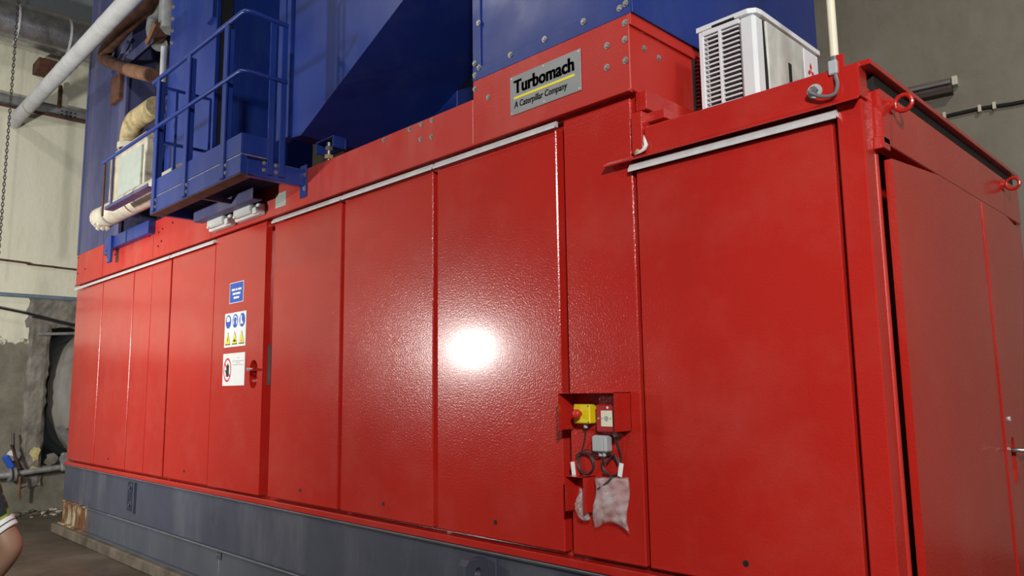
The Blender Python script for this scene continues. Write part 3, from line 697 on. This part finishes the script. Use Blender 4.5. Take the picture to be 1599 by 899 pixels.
cable('roof_cable', 'grey cable looping from the conduit clamp to the fascia gland', [(9.362, -0.01, 2.75), (9.372, -0.028, 2.72), (9.378, -0.034, 2.69), (9.368, -0.04, 2.655), (9.335, -0.046, 2.652), (9.300, -0.05, 2.668), (9.280, -0.052, 2.685), (9.288, -0.036, 2.694)], 0.007, CABLEG)

# ------------------------------------------------------------------ service platform
PX0, PX1, PY, PZ0, PZ1 = 3.86, 5.54, -0.51, 3.10, 3.24
pf = thing('service_platform', 'blue steel service platform with guard rails on the fascia', 'platform', (4.7, -0.25, 3.05))
box('front_beam', PX0, PX1, PY, PY+0.05, PZ0, PZ1-0.008, BLUE, pf, 0.004)
box('side_beam', PX1-0.05, PX1, PY+0.05, 0.0, PZ0-0.01, PZ1-0.03, BLUE, pf, 0.004)
box('side_beam', PX0, PX0+0.05, PY+0.05, 0.0, PZ0, PZ1-0.02, BLUE, pf, 0.004)
box('bottom_flange', PX0, PX1, PY+0.002, PY+0.10, PZ0-0.008, PZ0, RUST, pf, 0.001)
box('toe_board', PX0+0.02, PX1, PY, PY+0.008, PZ1, PZ1+0.145, BLUE, pf, 0.002)
box('toe_board', PX1-0.008, PX1, PY+0.008, -0.27, PZ1, PZ1+0.145, BLUE, pf, 0.002)
box('joint_strip', PX0+0.02, PX1-0.003, PY+0.0045, PY+0.02, PZ1-0.007, PZ1-0.001, GALV, pf, 0)
box('joint_strip', PX1-0.02, PX1-0.003, PY+0.02, -0.27, PZ1-0.008, PZ1-0.001, GALV, pf, 0)
# grating deck: bearing bars each of their own
bm = bmesh.new(); add_box(bm, PX0+0.06, PX0+0.066, PY+0.06, -0.02, PZ0+0.08, PZ0+0.125); g0 = link('grating_bar', bm, BLUED, pf)
for k in range(26):
    o = g0 if k == 0 else g0.copy()
    if k: COL.objects.link(o); o.parent = pf
    o.location.x = k*0.06
box('deck_sheet', PX0+0.05, PX1-0.05, PY+0.05, -0.01, PZ0+0.125, PZ0+0.132, BLUED, pf, 0)
box('cross_angle', PX0+0.80, PX0+0.83, PY+0.05, -0.02, PZ0-0.006, PZ0+0.03, BLUED, pf, 0.002)
box('end_plate', PX1-0.055, PX1+0.03, -0.030, -0.016, 3.01, 3.25, BLUE, pf, 0.003)
bolt(pf, (PX1+0.016, -0.030, 3.17), 0.010); bolt(pf, (PX1+0.016, -0.030, 3.07), 0.010)
def post(x, y, z0, z1, wx, wy):
    p = box('rail_post', x-wx/2, x+wx/2, y-wy/2, y+wy/2, z0, z1, BLUE, pf, 0.003); return p
for x in (3.945, 4.585, 5.265):
    p = post(x, PY-0.008, PZ0+0.01, 4.27, 0.066, 0.014)
    box('post_flange', x-0.033, x-0.023, PY-0.001, PY+0.06, PZ1+0.145, 4.26, BLUE, p, 0.002)
    for z in (PZ0+0.045, PZ0+0.10): bolt(p, (x+0.044, PY-0.001, z), 0.009)
for y in (-0.30, -0.21):
    p = post(PX1+0.008, y, PZ0+0.02, 4.25, 0.012, 0.045)
    for z in (PZ0+0.05, PZ0+0.10): bolt(p, (PX1+0.001, y-0.04, z), 0.009, 'X')
def rail(pts, r, name='rail'): return tube(name, pts, r, BLUE, pf, 10)
rail([(3.80, PY, 4.275), (5.50, PY, 4.28), (5.53, PY+0.008, 4.28), (5.545, PY+0.035, 4.28), (5.545, -0.19, 4.265)], 0.0185, 'top_rail')
rail([(2.60, PY-0.016, 3.83), (5.50, PY-0.016, 3.83), (5.535, PY-0.008, 3.83), (5.555, PY+0.03, 3.83), (5.555, -0.19, 3.83)], 0.016, 'mid_rail')
# left end rail returning to the casing
rail([(3.86, PY, 4.235), (3.86, -0.03, 4.235)], 0.014, 'end_rail')
rail([(3.86, PY, 3.745), (3.86, -0.03, 3.745)], 0.014, 'end_rail')
for y in (-0.335, -0.04): box('end_post', 3.845, 3.875, y-0.012, y+0.012, PZ0+0.1, 4.235, BLUE, pf, 0.003)
box('extension_post', 2.83, 2.87, PY-0.012, PY+0.002, 3.34, 3.84, BLUED, pf, 0.003)
box('extension_post', 2.60, 2.63, PY-0.012, PY+0.002, 3.30, 3.84, RUST, pf, 0.003)
prism('extension_angle', [(PY-0.03, 3.335), (PY+0.05, 3.335), (PY+0.05, 3.343), (PY-0.022, 3.343), (PY-0.022, 3.365), (PY-0.03, 3.365)], 'X', 2.75, 3.86, BLUED, pf)

# cable channel and emergency lights under the platform
ch = thing('cable_channel', 'grey blue cable channel hanging under the platform', 'channel', (4.45, -0.2, 3.1))
box('web', 3.95, 5.05, -0.18, -0.172, 3.075, 3.155, BLUED, ch, 0.001)
box('flange', 3.95, 5.05, -0.18, -0.10, 3.067, 3.075, BLUED, ch, 0.001)
for i, (x, lab) in enumerate(((4.02, 'white twin emergency light under the platform, the one nearer the narrow door'), (4.52, 'white twin emergency light under the platform, beside the grey sticker'))):
    e = thing('emergency_light', lab, 'light', (x+0.2, -0.05, 2.98), 'emergency lights under the platform')
    box('housing', x, x+0.42, -0.075, -0.0165, 2.985, 3.075, WHITEP, e, 0.008)
    box('lens', x+0.05, x+0.36, -0.115, -0.075, 3.0, 3.072, LENS, e, 0.012)
    box('tube_holder', x+0.06, x+0.09, -0.118, -0.078, 3.0, 3.02, WHITEPR, e, 0.003)
    box('end_cap', x+0.36, x+0.42, -0.10, -0.075, 2.99, 3.04, WHITEP, e, 0.005)
# blue channel bolted on the fascia at the left
bc_ = thing('support_channel', 'blue steel channel with a hanging bracket on the dusty fascia', 'channel', (1.8, -0.05, 3.2))
box('web', 1.28, 2.60, -0.085, -0.017, 3.20, 3.335, BLUE, bc_, 0.004)
box('bracket', 1.46, 1.56, -0.115, -0.085, 3.04, 3.335, BLUE, bc_, 0.004)
box('end_stop', 1.16, 1.28, -0.060, -0.017, 3.17, 3.32, BLUED, bc_, 0.004)
box('stiffener', 1.95, 1.97, -0.092, -0.085, 3.20, 3.335, BLUE, bc_, 0.002)
bolt(bc_, (1.51, -0.115, 3.07), 0.012)

# ------------------------------------------------------------------ pipes at the left
wp = thing('white_pipe', 'thick white wrapped pipe running up across the top left', 'pipe', (-2.0, -0.35, 5.6))
tube('pipe', [(-2.1, -0.40, 5.52)] + [(-2.1+0.3*k, -0.40, 5.535) for k in range(1, 18)], 0.088, WPIPE, wp, 24)
for x in (-1.0, 0.35, 0.6, 1.9): tube('wrap_band', [(x, -0.40, 5.535), (x+0.05, -0.40, 5.535)], 0.091, WPIPE, wp, 24)
ip = thing('lagged_pipe', 'silver foil lagged pipe along the cream wall', 'pipe', (-1.75, 0, 6.5))
tube('pipe', [(-1.78, -6 + 0.4*k, 6.87) for k in range(24)], 0.28, FOIL, ip, 32)
for y in (-0.55, 0.1, 0.75): tube('lagging_band', [(-1.78, y, 6.87), (-1.78, y+0.03, 6.87)], 0.284, ALU, ip, 32)
tag(tube('wall_duct', [(-1.98, -6, 7.20), (-1.98, 4, 7.20)], 0.10, flat('tan_lagging', (0.36, 0.30, 0.24), 0.7, 0, 0.3, 4, 0.3), None, 24), 'tan lagged pipe behind and above the silver pipe', 'pipe')
hb = thing('pipe_bracket', 'rusty angle bracket holding the silver lagged pipe', 'bracket', (-1.9, -0.02, 6.2))
bm = bmesh.new(); add_box(bm, -0.05, 0.05, -0.035, 0.035, -0.38, 0.30, 0.01, Matrix.Translation((-1.80, 0.10, 6.50)) @ Matrix.Rotation(-0.55, 4, 'X')); link('strut', bm, RUST, hb)
box('arm', -2.1, -1.75, -0.22, 0.02, 6.30, 6.47, RUST, hb, 0.01)
cyl('hanger_rod', (-1.98, 0.13, 6.2), (-1.98, 0.13, 5.86), 0.028, RUST, hb, 10)
# steel beam along the wall
wb = thing('wall_beam', 'grey steel channel beam bolted along the cream wall', 'beam', (-2.05, -1, 5.7))
box('web', -2.1, -2.06, -6, 4, 5.74, 5.90, GREYST, wb, 0.003)
box('flange', -2.1, -2.0, -6, 4, 5.73, 5.745, RUST, wb, 0.002)
box('top_flange', -2.1, -2.02, -6, 4, 5.893, 5.905, GREYST, wb, 0.002)
for k in range(4):
    for dz in (0.0, 0.05): cyl('bolt_hole', (-2.058, 0.19+0.06*k, 5.79+dz), (-2.056, 0.19+0.06*k, 5.79+dz), 0.013, BLACK, wb, 8)
cable('wall_cable', 'thin brown cable clipped across the cream wall', [(-2.08, -4, 3.60), (-2.08, -0.44, 3.51), (-2.07, -0.1, 3.48), (-2.08, 0.2, 3.475), (-2.08, 0.52, 3.465), (-2.08, 2, 3.44)], 0.014, RUST)
tag(tube('wall_conduit', [(-2.06, -4, 3.02), (-2.06, 3, 3.02)], 0.028, flat('blue_grey_conduit', (0.16, 0.22, 0.28), 0.5), None, 12), 'blue grey conduit running along the wall above the bare concrete', 'conduit')
cable('sagging_cable', 'black cable sagging across the peeling plaster', [(-2.0, -2.4, 3.15), (-2.0, -0.40, 2.82), (-2.0, 0.0, 2.745), (-2.0, 0.4, 2.655), (-2.0, 1.2, 2.50)], 0.016, BLACK)
cable('sagging_cable', 'thin dark cable just below the black sagging one', [(-2.0, -0.02, 2.72), (-2.0, 0.2, 2.68), (-2.0, 0.4, 2.635), (-2.0, 1.2, 2.46)], 0.010, CABLE)
tag(tube('scrap_rod', [(-1.95, 0.06, 2.475), (-1.95, 0.45, 2.50), (-1.95, 0.8, 2.53)], 0.022, GALV, None, 10), 'short pale rod sticking out beside the concrete pilaster', 'rod')
# tank in the wall opening
tk = thing('clad_tank', 'grey metal clad tank end in the wall opening beside the enclosure', 'tank', (-2.4, 1.4, 0.5))
bm = bmesh.new()
add_tube(bm, [(-4.0, 1.40, 1.65), (-2.35, 1.40, 1.65), (-2.22, 1.40, 1.65), (-2.12, 1.40, 1.65), (-2.06, 1.40, 1.65), (-2.04, 1.40, 1.65)], [1.12, 1.12, 1.08, 0.9, 0.55, 0.05], 48)
link('shell', bm, TANKM, tk, True)
bm = bmesh.new()
nn = 14
va = [bm.verts.new((-2.0, 0.36+0.032*i, 1.16-0.055*i + 0.03*math.sin(i*0.4))) for i in range(nn)]; vb = [bm.verts.new((-1.96, 0.44+0.032*i, 1.19-0.05*i + 0.03*math.sin(i*0.4))) for i in range(nn)]
for i in range(nn-1): bm.faces.new((va[i], va[i+1], vb[i+1], vb[i]))
r = bmesh.ops.solidify(bm, geom=bm.faces[:], thickness=0.006)
link('torn_strip', bm, GALV, tk)
def blob(name, label, cat, y, z, ry, rz, x, mat, seed, group=None):
    rnd = random.Random(seed); bm = bmesh.new()
    n = 14; ring = []
    for k in range(n):
        a = 2*PI*k/n; f = rnd.uniform(0.65, 1.1); ring.append((y+ry*f*math.cos(a), z+rz*f*math.sin(a)))
    add_prism(bm, ring, 'X', x, x+0.03)
    return tag(link(name, bm, mat), label, cat, group)
blob('foam_patch', 'larger ragged yellow foam patch on the concrete pilaster', 'foam', 0.14, 0.80, 0.07, 0.11, -2.05, FOAM, 1)
blob('foam_patch', 'small round yellow foam patch below the larger one', 'foam', 0.14, 0.58, 0.055, 0.06, -2.05, FOAM, 2)
blob('foam_patch', 'dull foam patch low beside the clad tank', 'foam', 0.36, 0.70, 0.09, 0.09, -2.105, CONC, 5)
# low pipe with flange and valve by the wall
lp2 = thing('low_pipe', 'corroded grey pipe with flange low on the left wall', 'pipe', (-1.9, 0.2, 0.4))
cyl('pipe', (-1.92, -0.10, 0.555), (-1.92, 0.50, 0.60), 0.038, GALV, lp2, 14)
cyl('flange', (-1.92, -0.13, 0.55), (-1.92, -0.10, 0.552), 0.10, GALV, lp2, 18)
cyl('flange', (-1.92, -0.19, 0.548), (-1.92, -0.16, 0.55), 0.10, GALV, lp2, 18)
cyl('stub', (-1.92, -0.6, 0.53), (-1.92, -0.19, 0.548), 0.045, GALV, lp2, 14)
cyl('drain', (-1.86, -0.06, 0.52), (-1.86, -0.06, 0.22), 0.018, RUSTL, lp2, 8)
box('valve_body', -1.97, -1.87, 0.44, 0.56, 0.54, 0.80, GALV, lp2, 0.02)
cyl('valve_wheel', (-1.86, 0.46, 0.72), (-1.82, 0.46, 0.72), 0.06, GALV, lp2, 14)
cyl('down_pipe', (-1.92, 0.54, 0.0), (-1.92, 0.54, 0.56), 0.032, RUST, lp2, 10)
tag(cyl('white_disc', (-2.06, -0.12, 0.80), (-1.98, -0.12, 0.80), 0.075, WHITEP, None, 20), 'round white disc beside the blue valve on the left wall', 'disc')
vv = thing('blue_valve', 'small blue valve at the left picture edge', 'valve', (-1.9, -0.22, 0.7))
bm = bmesh.new(); add_box(bm, -0.04, 0.04, -0.04, 0.04, -0.10, 0.10, 0.015, Matrix.Translation((-1.9, -0.20, 0.72)) @ Matrix.Rotation(0.5, 4, 'X')); link('body', bm, BLUEP, vv)
cyl('lever', (-1.88, -0.19, 0.95), (-1.88, -0.06, 0.62), 0.014, RUST, vv, 8)
tag(tube('drain_hose', [(-1.95, -0.16, 1.1), (-1.93, -0.15, 0.9), (-1.9, -0.12, 0.75), (-1.9, -0.04, 0.62)], 0.018, CABLE, None, 8), 'dark hose hanging past the white disc', 'hose')
# hoist chain
hc = thing('hoist_chain', 'thin dark chain hanging at the far left edge', 'chain', (-1.0, -0.65, 2.9))
bm = bmesh.new()
lk0 = None
for k in range(110):
    z = 3.3 + 0.045*k; a = (k % 2)*PI/2
    pts = []
    for i in range(10):
        t = 2*PI*i/10; px_ = 0.013*math.cos(t); pz_ = 0.028*math.sin(t)
        pts.append((-1.0+px_*math.cos(a), -0.66+px_*math.sin(a), z+pz_))
    add_tube(bm, pts, 0.006, 5, True)
link('chain_links', bm, CABLE, hc)['kind'] = 'stuff'

# recess pipes
rp = thing('rusty_pipe', 'bent rusty pipe crossing the recess between the blue casings', 'pipe', (1.4, -0.05, 5.0))
rpts = [(2.15, 0.2, 6.3), (1.95, 0.0, 5.85), (1.5, -0.09, 5.74), (1.0, -0.11, 5.68), (0.90, -0.11, 5.62), (0.96, -0.11, 5.55), (1.2, -0.11, 5.44), (1.8, -0.11, 5.16), (2.55, -0.11, 4.858)]
tube('pipe', rpts, 0.072, RUST, rp, 16)
tube('scraped_length', [(1.85, -0.11, 5.14), (2.50, -0.11, 4.878)], 0.075, RUSTL, rp, 16)
bm = bmesh.new(); add_box(bm, 1.05, 1.35, -0.06, 0.02, 4.98, 5.30, 0.01); link('hanger_plate', bm, RUST, rp)
gp = thing('grey_riser_pipe', 'grey lagged pipe dropping into the recess with a rusty flange', 'pipe', (2.4, 0.1, 5.2))
cyl('pipe', (2.50, 0.06, 5.42), (2.47, 0.06, 8.0), 0.11, GREYST, gp, 18)
bm = bmesh.new(); add_box(bm, -0.14, 0.14, -0.10, 0.10, -0.02, 0.02, 0.004, Matrix.Translation((2.40, -0.02, 5.40)) @ Matrix.Rotation(-0.5, 4, 'Y') @ Matrix.Rotation(0.5, 4, 'X')); link('flange_plate', bm, RUSTL, gp)
tube('bend', [(2.05, 0.15, 6.1), (1.90, 0.12, 5.85), (1.92, 0.10, 5.65), (2.05, 0.08, 5.48), (2.25, 0.05, 5.36)], 0.085, GREYST, gp, 14)
an = thing('angle_brace', 'short blue angle brace in the recess above the rusty pipe', 'brace', (2.0, -0.05, 5.3))
bm = bmesh.new(); d0 = Vector((1.50, -0.04, 5.36)); d1 = Vector((2.42, -0.04, 5.36))
add_box(bm, 1.48, 2.38, -0.06, -0.05, 5.30, 5.42, 0.002); add_box(bm, 1.48, 2.38, -0.06, 0.06, 5.41, 5.42, 0.002); link('angle', bm, BLUED, an)
tag(tube('thin_conduit', [(2.66, -0.04, 5.15), (2.66, -0.04, 3.5)], 0.032, flat('dull_white_conduit', (0.45, 0.46, 0.48), 0.5), None, 12), 'dull white conduit down the edge of the blue casing', 'conduit')
# instrument box with elbow
ib = thing('instrument_box', 'pale green instrument box in a cream frame left of the platform', 'box', (2.3, -0.1, 3.7))
box('frame', 1.66, 2.60, -0.14, 0.02, 3.66, 4.18, OLDW, ib, 0.008)
box('door', 1.86, 2.52, -0.165, -0.14, 3.70, 4.12, PALEG, ib, 0.006)
box('side_post', 1.56, 1.66, -0.16, -0.02, 3.60, 4.20, TAN, ib, 0.004)
box('top_cap', 1.66, 2.58, -0.15, 0.02, 4.18, 4.25, OLDW, ib, 0.01)
cyl('cable_gland', (1.98, -0.10, 3.63), (1.98, -0.10, 3.70), 0.055, OLDW, ib, 14)
cyl('gland_nut', (1.98, -0.10, 3.62), (1.98, -0.10, 3.645), 0.065, TAN, ib, 10)
el = thing('elbow_pipe', 'stained tan elbow pipe above the pale green instrument box', 'pipe', (2.0, 0.0, 4.4))
def arc(c0, r, a0, a1, n, y0=0.0): return [(c0[0]+r*math.cos(a0+(a1-a0)*i/n), y0, c0[1]+r*math.sin(a0+(a1-a0)*i/n)) for i in range(n+1)]
tube('elbow', [(1.84, -0.06, 4.25)] + arc((2.02, 4.36), 0.18, PI, PI/2, 8, -0.06) + [(2.58, -0.06, 4.53)], 0.105, TAN, el, 18)
tube('collar', [(1.84, -0.06, 4.25), (1.84, -0.06, 4.31)], 0.125, OLDW, el, 18)
wp2 = thing('drain_pipe', 'short fat white pipe with a crusted flange beside the platform', 'pipe', (2.0, -0.3, 3.5))
tube('pipe', [(1.62, -0.22, 3.50), (3.84, -0.22, 3.50)], 0.115, OLDW, wp2, 24)
tube('band', [(1.92, -0.22, 3.50), (1.96, -0.22, 3.50)], 0.121, GALV, wp2, 24)
tube('end_flange', [(1.58, -0.22, 3.50), (1.62, -0.22, 3.50)], 0.122, OLDW, wp2, 20)
for k in range(7):
    a = PI*1.1 + k*0.3; bm = bmesh.new(); p = Vector((1.60+0.06*(k % 3), -0.22+0.10*math.cos(a), 3.50+0.118*math.sin(a)))
    bmesh.ops.create_icosphere(bm, subdivisions=1, radius=0.03); bmesh.ops.translate(bm, verts=bm.verts, vec=p); link('crust_lump', bm, OLDW, wp2)

# ------------------------------------------------------------------ back wall fittings
def onwall(s, z, off=0.0): return WP + D*s + Vector((0, 0, z)) + WN*off
fx = thing('tube_light_fixture', 'unlit brown fluorescent tube fixture on the back wall', 'light fixture', onwall(0.6, 4.4, 0.0))
def wbox(name, s0, s1, o0, o1, z0, z1, mat, par, bev=0.004):
    bm = bmesh.new(); add_box(bm, s0, s1, -o1, -o0, z0, z1, bev, MB); return link(name, bm, mat, par)
FIX = flat('fixture_brown', (0.17, 0.125, 0.105), 0.5, 0, 0.3, 5)
wbox('channel', 0.02, 1.25, 0.0, 0.06, 4.49, 4.60, FIX, fx)
wbox('reflector', 0.02, 1.25, 0.0, 0.11, 4.435, 4.485, flat('fixture_dark', (0.06, 0.04, 0.035), 0.5), fx)
a, c_ = onwall(0.03, 4.545, 0.095), onwall(1.22, 4.545, 0.095)
cyl('tube', a, c_, 0.018, GREYST, fx, 12)
wbox('end_cap', -0.03, 0.02, 0.0, 0.09, 4.51, 4.60, CREAM, fx)
pts = []
for k in range(14):
    s = -2.2 + k*0.25; pts.append(onwall(s, 4.23 + 0.012*math.sin(k*1.7), 0.02))
tag(tube('wall_wiring', pts, 0.018, BLACK, None, 8), 'black wiring run clipped along the back wall', 'cable')
for s, wh in ((0.1, 'nearest the tube fixture'), (-0.2, 'the middle one of three'), (-0.32, 'farthest right of three')): wbox('cable_clip', s, s+0.03, 0.0, 0.05, 4.20, 4.27, CREAM, None, 0.004); tag(COL.objects[-1], 'small cream clip on the black back wall wiring, ' + wh, 'clip', 'clips on the back wall wiring')
wbox('pvc_conduit', 0.12, 0.55, 0.01, 0.035, 4.21, 4.235, OLDW, None, 0.004); tag(COL.objects[-1], 'short pale conduit piece beside the back wall wiring', 'conduit')

# ------------------------------------------------------------------ rubble along the left wall
rnd = random.Random(5)
STN = [flat('rubble_dark', (0.12, 0.10, 0.08), 0.9, 0, 0.4, 20), flat('rubble_pale', (0.42, 0.38, 0.28), 0.9, 0, 0.4, 20)]
for k in range(46):
    x = rnd.uniform(-2.08, -1.45); y = rnd.uniform(-0.35, 0.65); r = rnd.uniform(0.02, 0.05)
    bm = bmesh.new(); bmesh.ops.create_icosphere(bm, subdivisions=1, radius=r)
    for v in bm.verts: v.co *= rnd.uniform(0.6, 1.2)
    M_ = Matrix.Translation((x, y, r*0.35)) @ Matrix.Rotation(rnd.uniform(0, 6), 4, 'Z') @ Matrix.Diagonal((1.5, 1.0, 0.6, 1))
    bmesh.ops.transform(bm, matrix=M_, verts=bm.verts)
    pale = rnd.random() < 0.3
    tag(link('rubble_stone', bm, STN[1 if pale else 0]), 'pale chip of rubble on the floor by the left wall' if pale else 'dark lump of rubble on the floor by the left wall', 'stone', 'pale rubble by the left wall' if pale else 'dark rubble by the left wall')

# ------------------------------------------------------------------ person at the left edge (mostly outside the picture)
def skin_mesh(name, verts, edges_, radii, mat, parent, root=0, sub=2):
    me = bpy.data.meshes.new(name); off = wloc(parent)
    me.from_pydata([Vector(v)-off for v in verts], edges_, [])
    o = bpy.data.objects.new(name, me); COL.objects.link(o)
    o.parent = parent
    sm = o.modifiers.new('skin', 'SKIN'); sm.use_smooth_shade = True
    for i, r in enumerate(radii):
        sv = me.skin_vertices[0].data[i]; sv.radius = (r, r) if not isinstance(r, tuple) else r; sv.use_root = (i == root)
    ss = o.modifiers.new('sub', 'SUBSURF'); ss.levels = sub; ss.render_levels = sub
    dg = bpy.context.evaluated_depsgraph_get(); me2 = bpy.data.meshes.new_from_object(o.evaluated_get(dg))
    o.modifiers.clear(); o.data = me2; me2.materials.clear(); me2.materials.append(mat)
    me2.polygons.foreach_set('use_smooth', [True]*len(me2.polygons))
    return o
SKIN = flat('skin', (0.30, 0.175, 0.115), 0.5, 0, 0.15, 12)
HAIR = flat('hair', (0.012, 0.010, 0.009), 0.6)
TROU = flat('trousers', (0.03, 0.035, 0.05), 0.8)
SHOE = flat('shoe', (0.02, 0.02, 0.02), 0.6)
m, nt, b = nodes('jersey'); JER = m
nt.links.new(ramp(nt, noise(nt, 7, 3, 0.5, (1, 1, 2.0), 0.6), [(0.40, (0.02, 0.035, 0.04)), (0.47, (0.30, 0.62, 0.05)), (0.54, (0.62, 0.80, 0.10)), (0.60, (0.60, 0.74, 0.45)), (0.64, (0.02, 0.05, 0.05))]), b.inputs['Base Color']); b.inputs['Roughness'].default_value = 0.75
# body frame: person stands at PB, faces left/away; right elbow points to the right of the picture
PB = Vector((6.890, -2.384, 0))
pe = thing('person', 'person in a green and dark jersey, bent bare elbow in view at the left edge', 'person', PB)
face_d = Vector((-0.80, 0.60, 0)).normalized(); rgt = Vector((face_d.y, -face_d.x, 0))
def Q(r, f, z): return PB + rgt*r + face_d*f + Vector((0, 0, z))
EL = Vector((7.030, -2.016, 1.052))     # elbow (seen)
SH = Vector((6.905, -2.195, 1.29))
HD = Vector((6.90, -2.12, 0.87))      # wrist
V = [Q(0, 0, 0.90), Q(0, 0.03, 1.05), Q(0, 0.06, 1.20), Q(0, 0.10, 1.345), Q(0, 0.13, 1.44), Q(0, 0.16, 1.53), Q(0, 0.18, 1.62),
     SH, SH.lerp(EL, 0.5), EL, EL.lerp(HD, 0.5), HD,
     Q(-0.17, 0.10, 1.335), Q(-0.22, 0.12, 1.08), Q(-0.20, 0.30, 0.92), Q(-0.16, 0.42, 0.86),
     Q(0.095, 0.0, 0.84), Q(0.10, 0.03, 0.47), Q(0.10, -0.02, 0.09), Q(0.10, 0.14, 0.035),
     Q(-0.095, 0.0, 0.84), Q(-0.10, 0.05, 0.47), Q(-0.10, 0.0, 0.09), Q(-0.10, 0.16, 0.035)]
E_ = [(0, 1), (1, 2), (2, 3), (3, 4), (4, 5), (5, 6), (3, 7), (7, 8), (8, 9), (9, 10), (10, 11), (3, 12), (12, 13), (13, 14), (14, 15),
      (0, 16), (16, 17), (17, 18), (18, 19), (0, 20), (20, 21), (21, 22), (22, 23)]
Rr = [0.15, 0.135, 0.145, 0.12, 0.058, 0.085, 0.075, 0.066, 0.056, 0.050, 0.052, 0.034, 0.062, 0.042, 0.036, 0.026, 0.085, 0.060, 0.042, 0.036, 0.085, 0.060, 0.042, 0.036]
skin_mesh('body', V, E_, Rr, SKIN, pe)
# hands with five fingers
def hand(w, d, pn, side):
    d = d.normalized(); s = d.cross(pn).normalized()*side; n = s.cross(d).normalized()
    vs = [w, w + d*0.045, w + d*0.085]; es_ = [(0, 1), (1, 2)]; rs = [(0.026, 0.02), (0.036, 0.016), (0.036, 0.014)]
    for k, (o_, ln) in enumerate(((-0.030, 0.060), (-0.010, 0.075), (0.010, 0.072), (0.029, 0.058))):
        b0 = len(vs); bp0 = w + d*0.09 + s*o_
        vs += [bp0, bp0 + d*ln*0.5 - n*0.006, bp0 + d*ln*0.85 - n*0.022, bp0 + d*ln*1.0 - n*0.036]; rs += [0.009, 0.0088, 0.008, 0.007]
        es_ += [(2, b0), (b0, b0+1), (b0+1, b0+2), (b0+2, b0+3)]
    b0 = len(vs); vs += [w + d*0.03 - s*0.032, w + d*0.058 - s*0.055 - n*0.01, w + d*0.085 - s*0.062 - n*0.02]; rs += [0.012, 0.010, 0.008]
    es_ += [(1, b0), (b0, b0+1), (b0+1, b0+2)]
    skin_mesh('hand', vs, es_, rs, SKIN, pe, 0, 1)
hand(HD, HD-EL, Vector((0.5, 0.5, 0.4)), 1)
hand(V[15], V[15]-V[14], Vector((0.3, 0.3, 0.9)), -1)
# face and hair
bm = bmesh.new(); bmesh.ops.create_uvsphere(bm, u_segments=20, v_segments=14, radius=0.102)
for v in bm.verts: v.co.z *= 1.05
HC = Q(0, 0.155, 1.60)
bmesh.ops.delete(bm, geom=[v for v in bm.verts if (v.co.z < -0.02 and (v.co.dot(face_d) > -0.02)) or v.co.z < -0.06 or (v.co.dot(face_d) > 0.055 and v.co.z < 0.055)], context='VERTS')
bmesh.ops.translate(bm, verts=bm.verts, vec=HC); link('hair', bm, HAIR, pe, True)
for s_ in (-1, 1):
    bm = bmesh.new(); bmesh.ops.create_icosphere(bm, subdivisions=2, radius=0.011); bmesh.ops.translate(bm, verts=bm.verts, vec=Q(s_*0.033, 0.25, 1.585)); link('eye', bm, WHITEP, pe, True)
    bm = bmesh.new(); bmesh.ops.create_icosphere(bm, subdivisions=2, radius=0.022); bmesh.ops.scale(bm, verts=bm.verts, vec=(0.6, 0.6, 1.3)); bmesh.ops.translate(bm, verts=bm.verts, vec=Q(s_*0.09, 0.16, 1.575)); link('ear', bm, SKIN, pe, True)
bm = bmesh.new(); add_tube(bm, [Q(0, 0.25, 1.60), Q(0, 0.272, 1.565), Q(0, 0.262, 1.55)], [0.008, 0.014, 0.010], 8); link('nose', bm, SKIN, pe, True)
bm = bmesh.new(); add_tube(bm, [Q(-0.024, 0.243, 1.522), Q(0, 0.252, 1.524), Q(0.024, 0.243, 1.522)], [0.003, 0.007, 0.003], 8); link('mouth', bm, REDP, pe, True)
# jersey: torso and two short sleeves, with white cuffs
d_ = (EL-SH)
SLV = SH.lerp(EL, 0.76)
LE = V[13]; LS = V[12]; LSV = LS.lerp(LE, 0.66)
skin_mesh('jersey', [Q(0, 0, 0.86), Q(0, 0.03, 1.05), Q(0, 0.06, 1.20), Q(0, 0.10, 1.345), Q(0, 0.12, 1.40), SH, SH.lerp(EL, 0.4), SLV, LS, LS.lerp(LE, 0.4), LSV],
          [(0, 1), (1, 2), (2, 3), (3, 4), (3, 5), (5, 6), (6, 7), (3, 8), (8, 9), (9, 10)], [0.165, 0.155, 0.165, 0.135, 0.075, 0.090, 0.088, 0.080, 0.078, 0.066, 0.062], JER, pe)
for a_, e_, S_ in ((SH, EL, SLV), (LS, LE, LSV)):
    dd = (e_-a_).normalized()
    tube('cuff', [S_-dd*0.016, S_+dd*0.016, S_+dd*0.020], [0.066, 0.061, 0.058], WHITEPR, pe, 20)
    tube('cuff_stripe', [S_+dd*0.000, S_+dd*0.004], 0.0642, TROU, pe, 20)
skin_mesh('trousers', [Q(0, 0, 0.93), Q(0, 0, 0.88), Q(0.095, 0.0, 0.82), Q(0.10, 0.03, 0.47), Q(0.10, -0.02, 0.10), Q(-0.095, 0.0, 0.82), Q(-0.10, 0.05, 0.47), Q(-0.10, 0.0, 0.10)],
          [(0, 1), (1, 2), (2, 3), (3, 4), (1, 5), (5, 6), (6, 7)], [0.15, 0.155, 0.10, 0.08, 0.066, 0.10, 0.08, 0.066], TROU, pe)
for s_ in (0.10, -0.10):
    bm = bmesh.new(); f0 = -0.02 if s_ > 0 else 0.0
    add_tube(bm, [Q(s_, f0-0.08, 0.045), Q(s_, f0-0.03, 0.052), Q(s_, f0+0.07, 0.048), Q(s_, f0+0.17, 0.035), Q(s_, f0+0.20, 0.03)], [0.03, 0.046, 0.047, 0.035, 0.015], 14)
    link('shoe', bm, SHOE, pe, True)
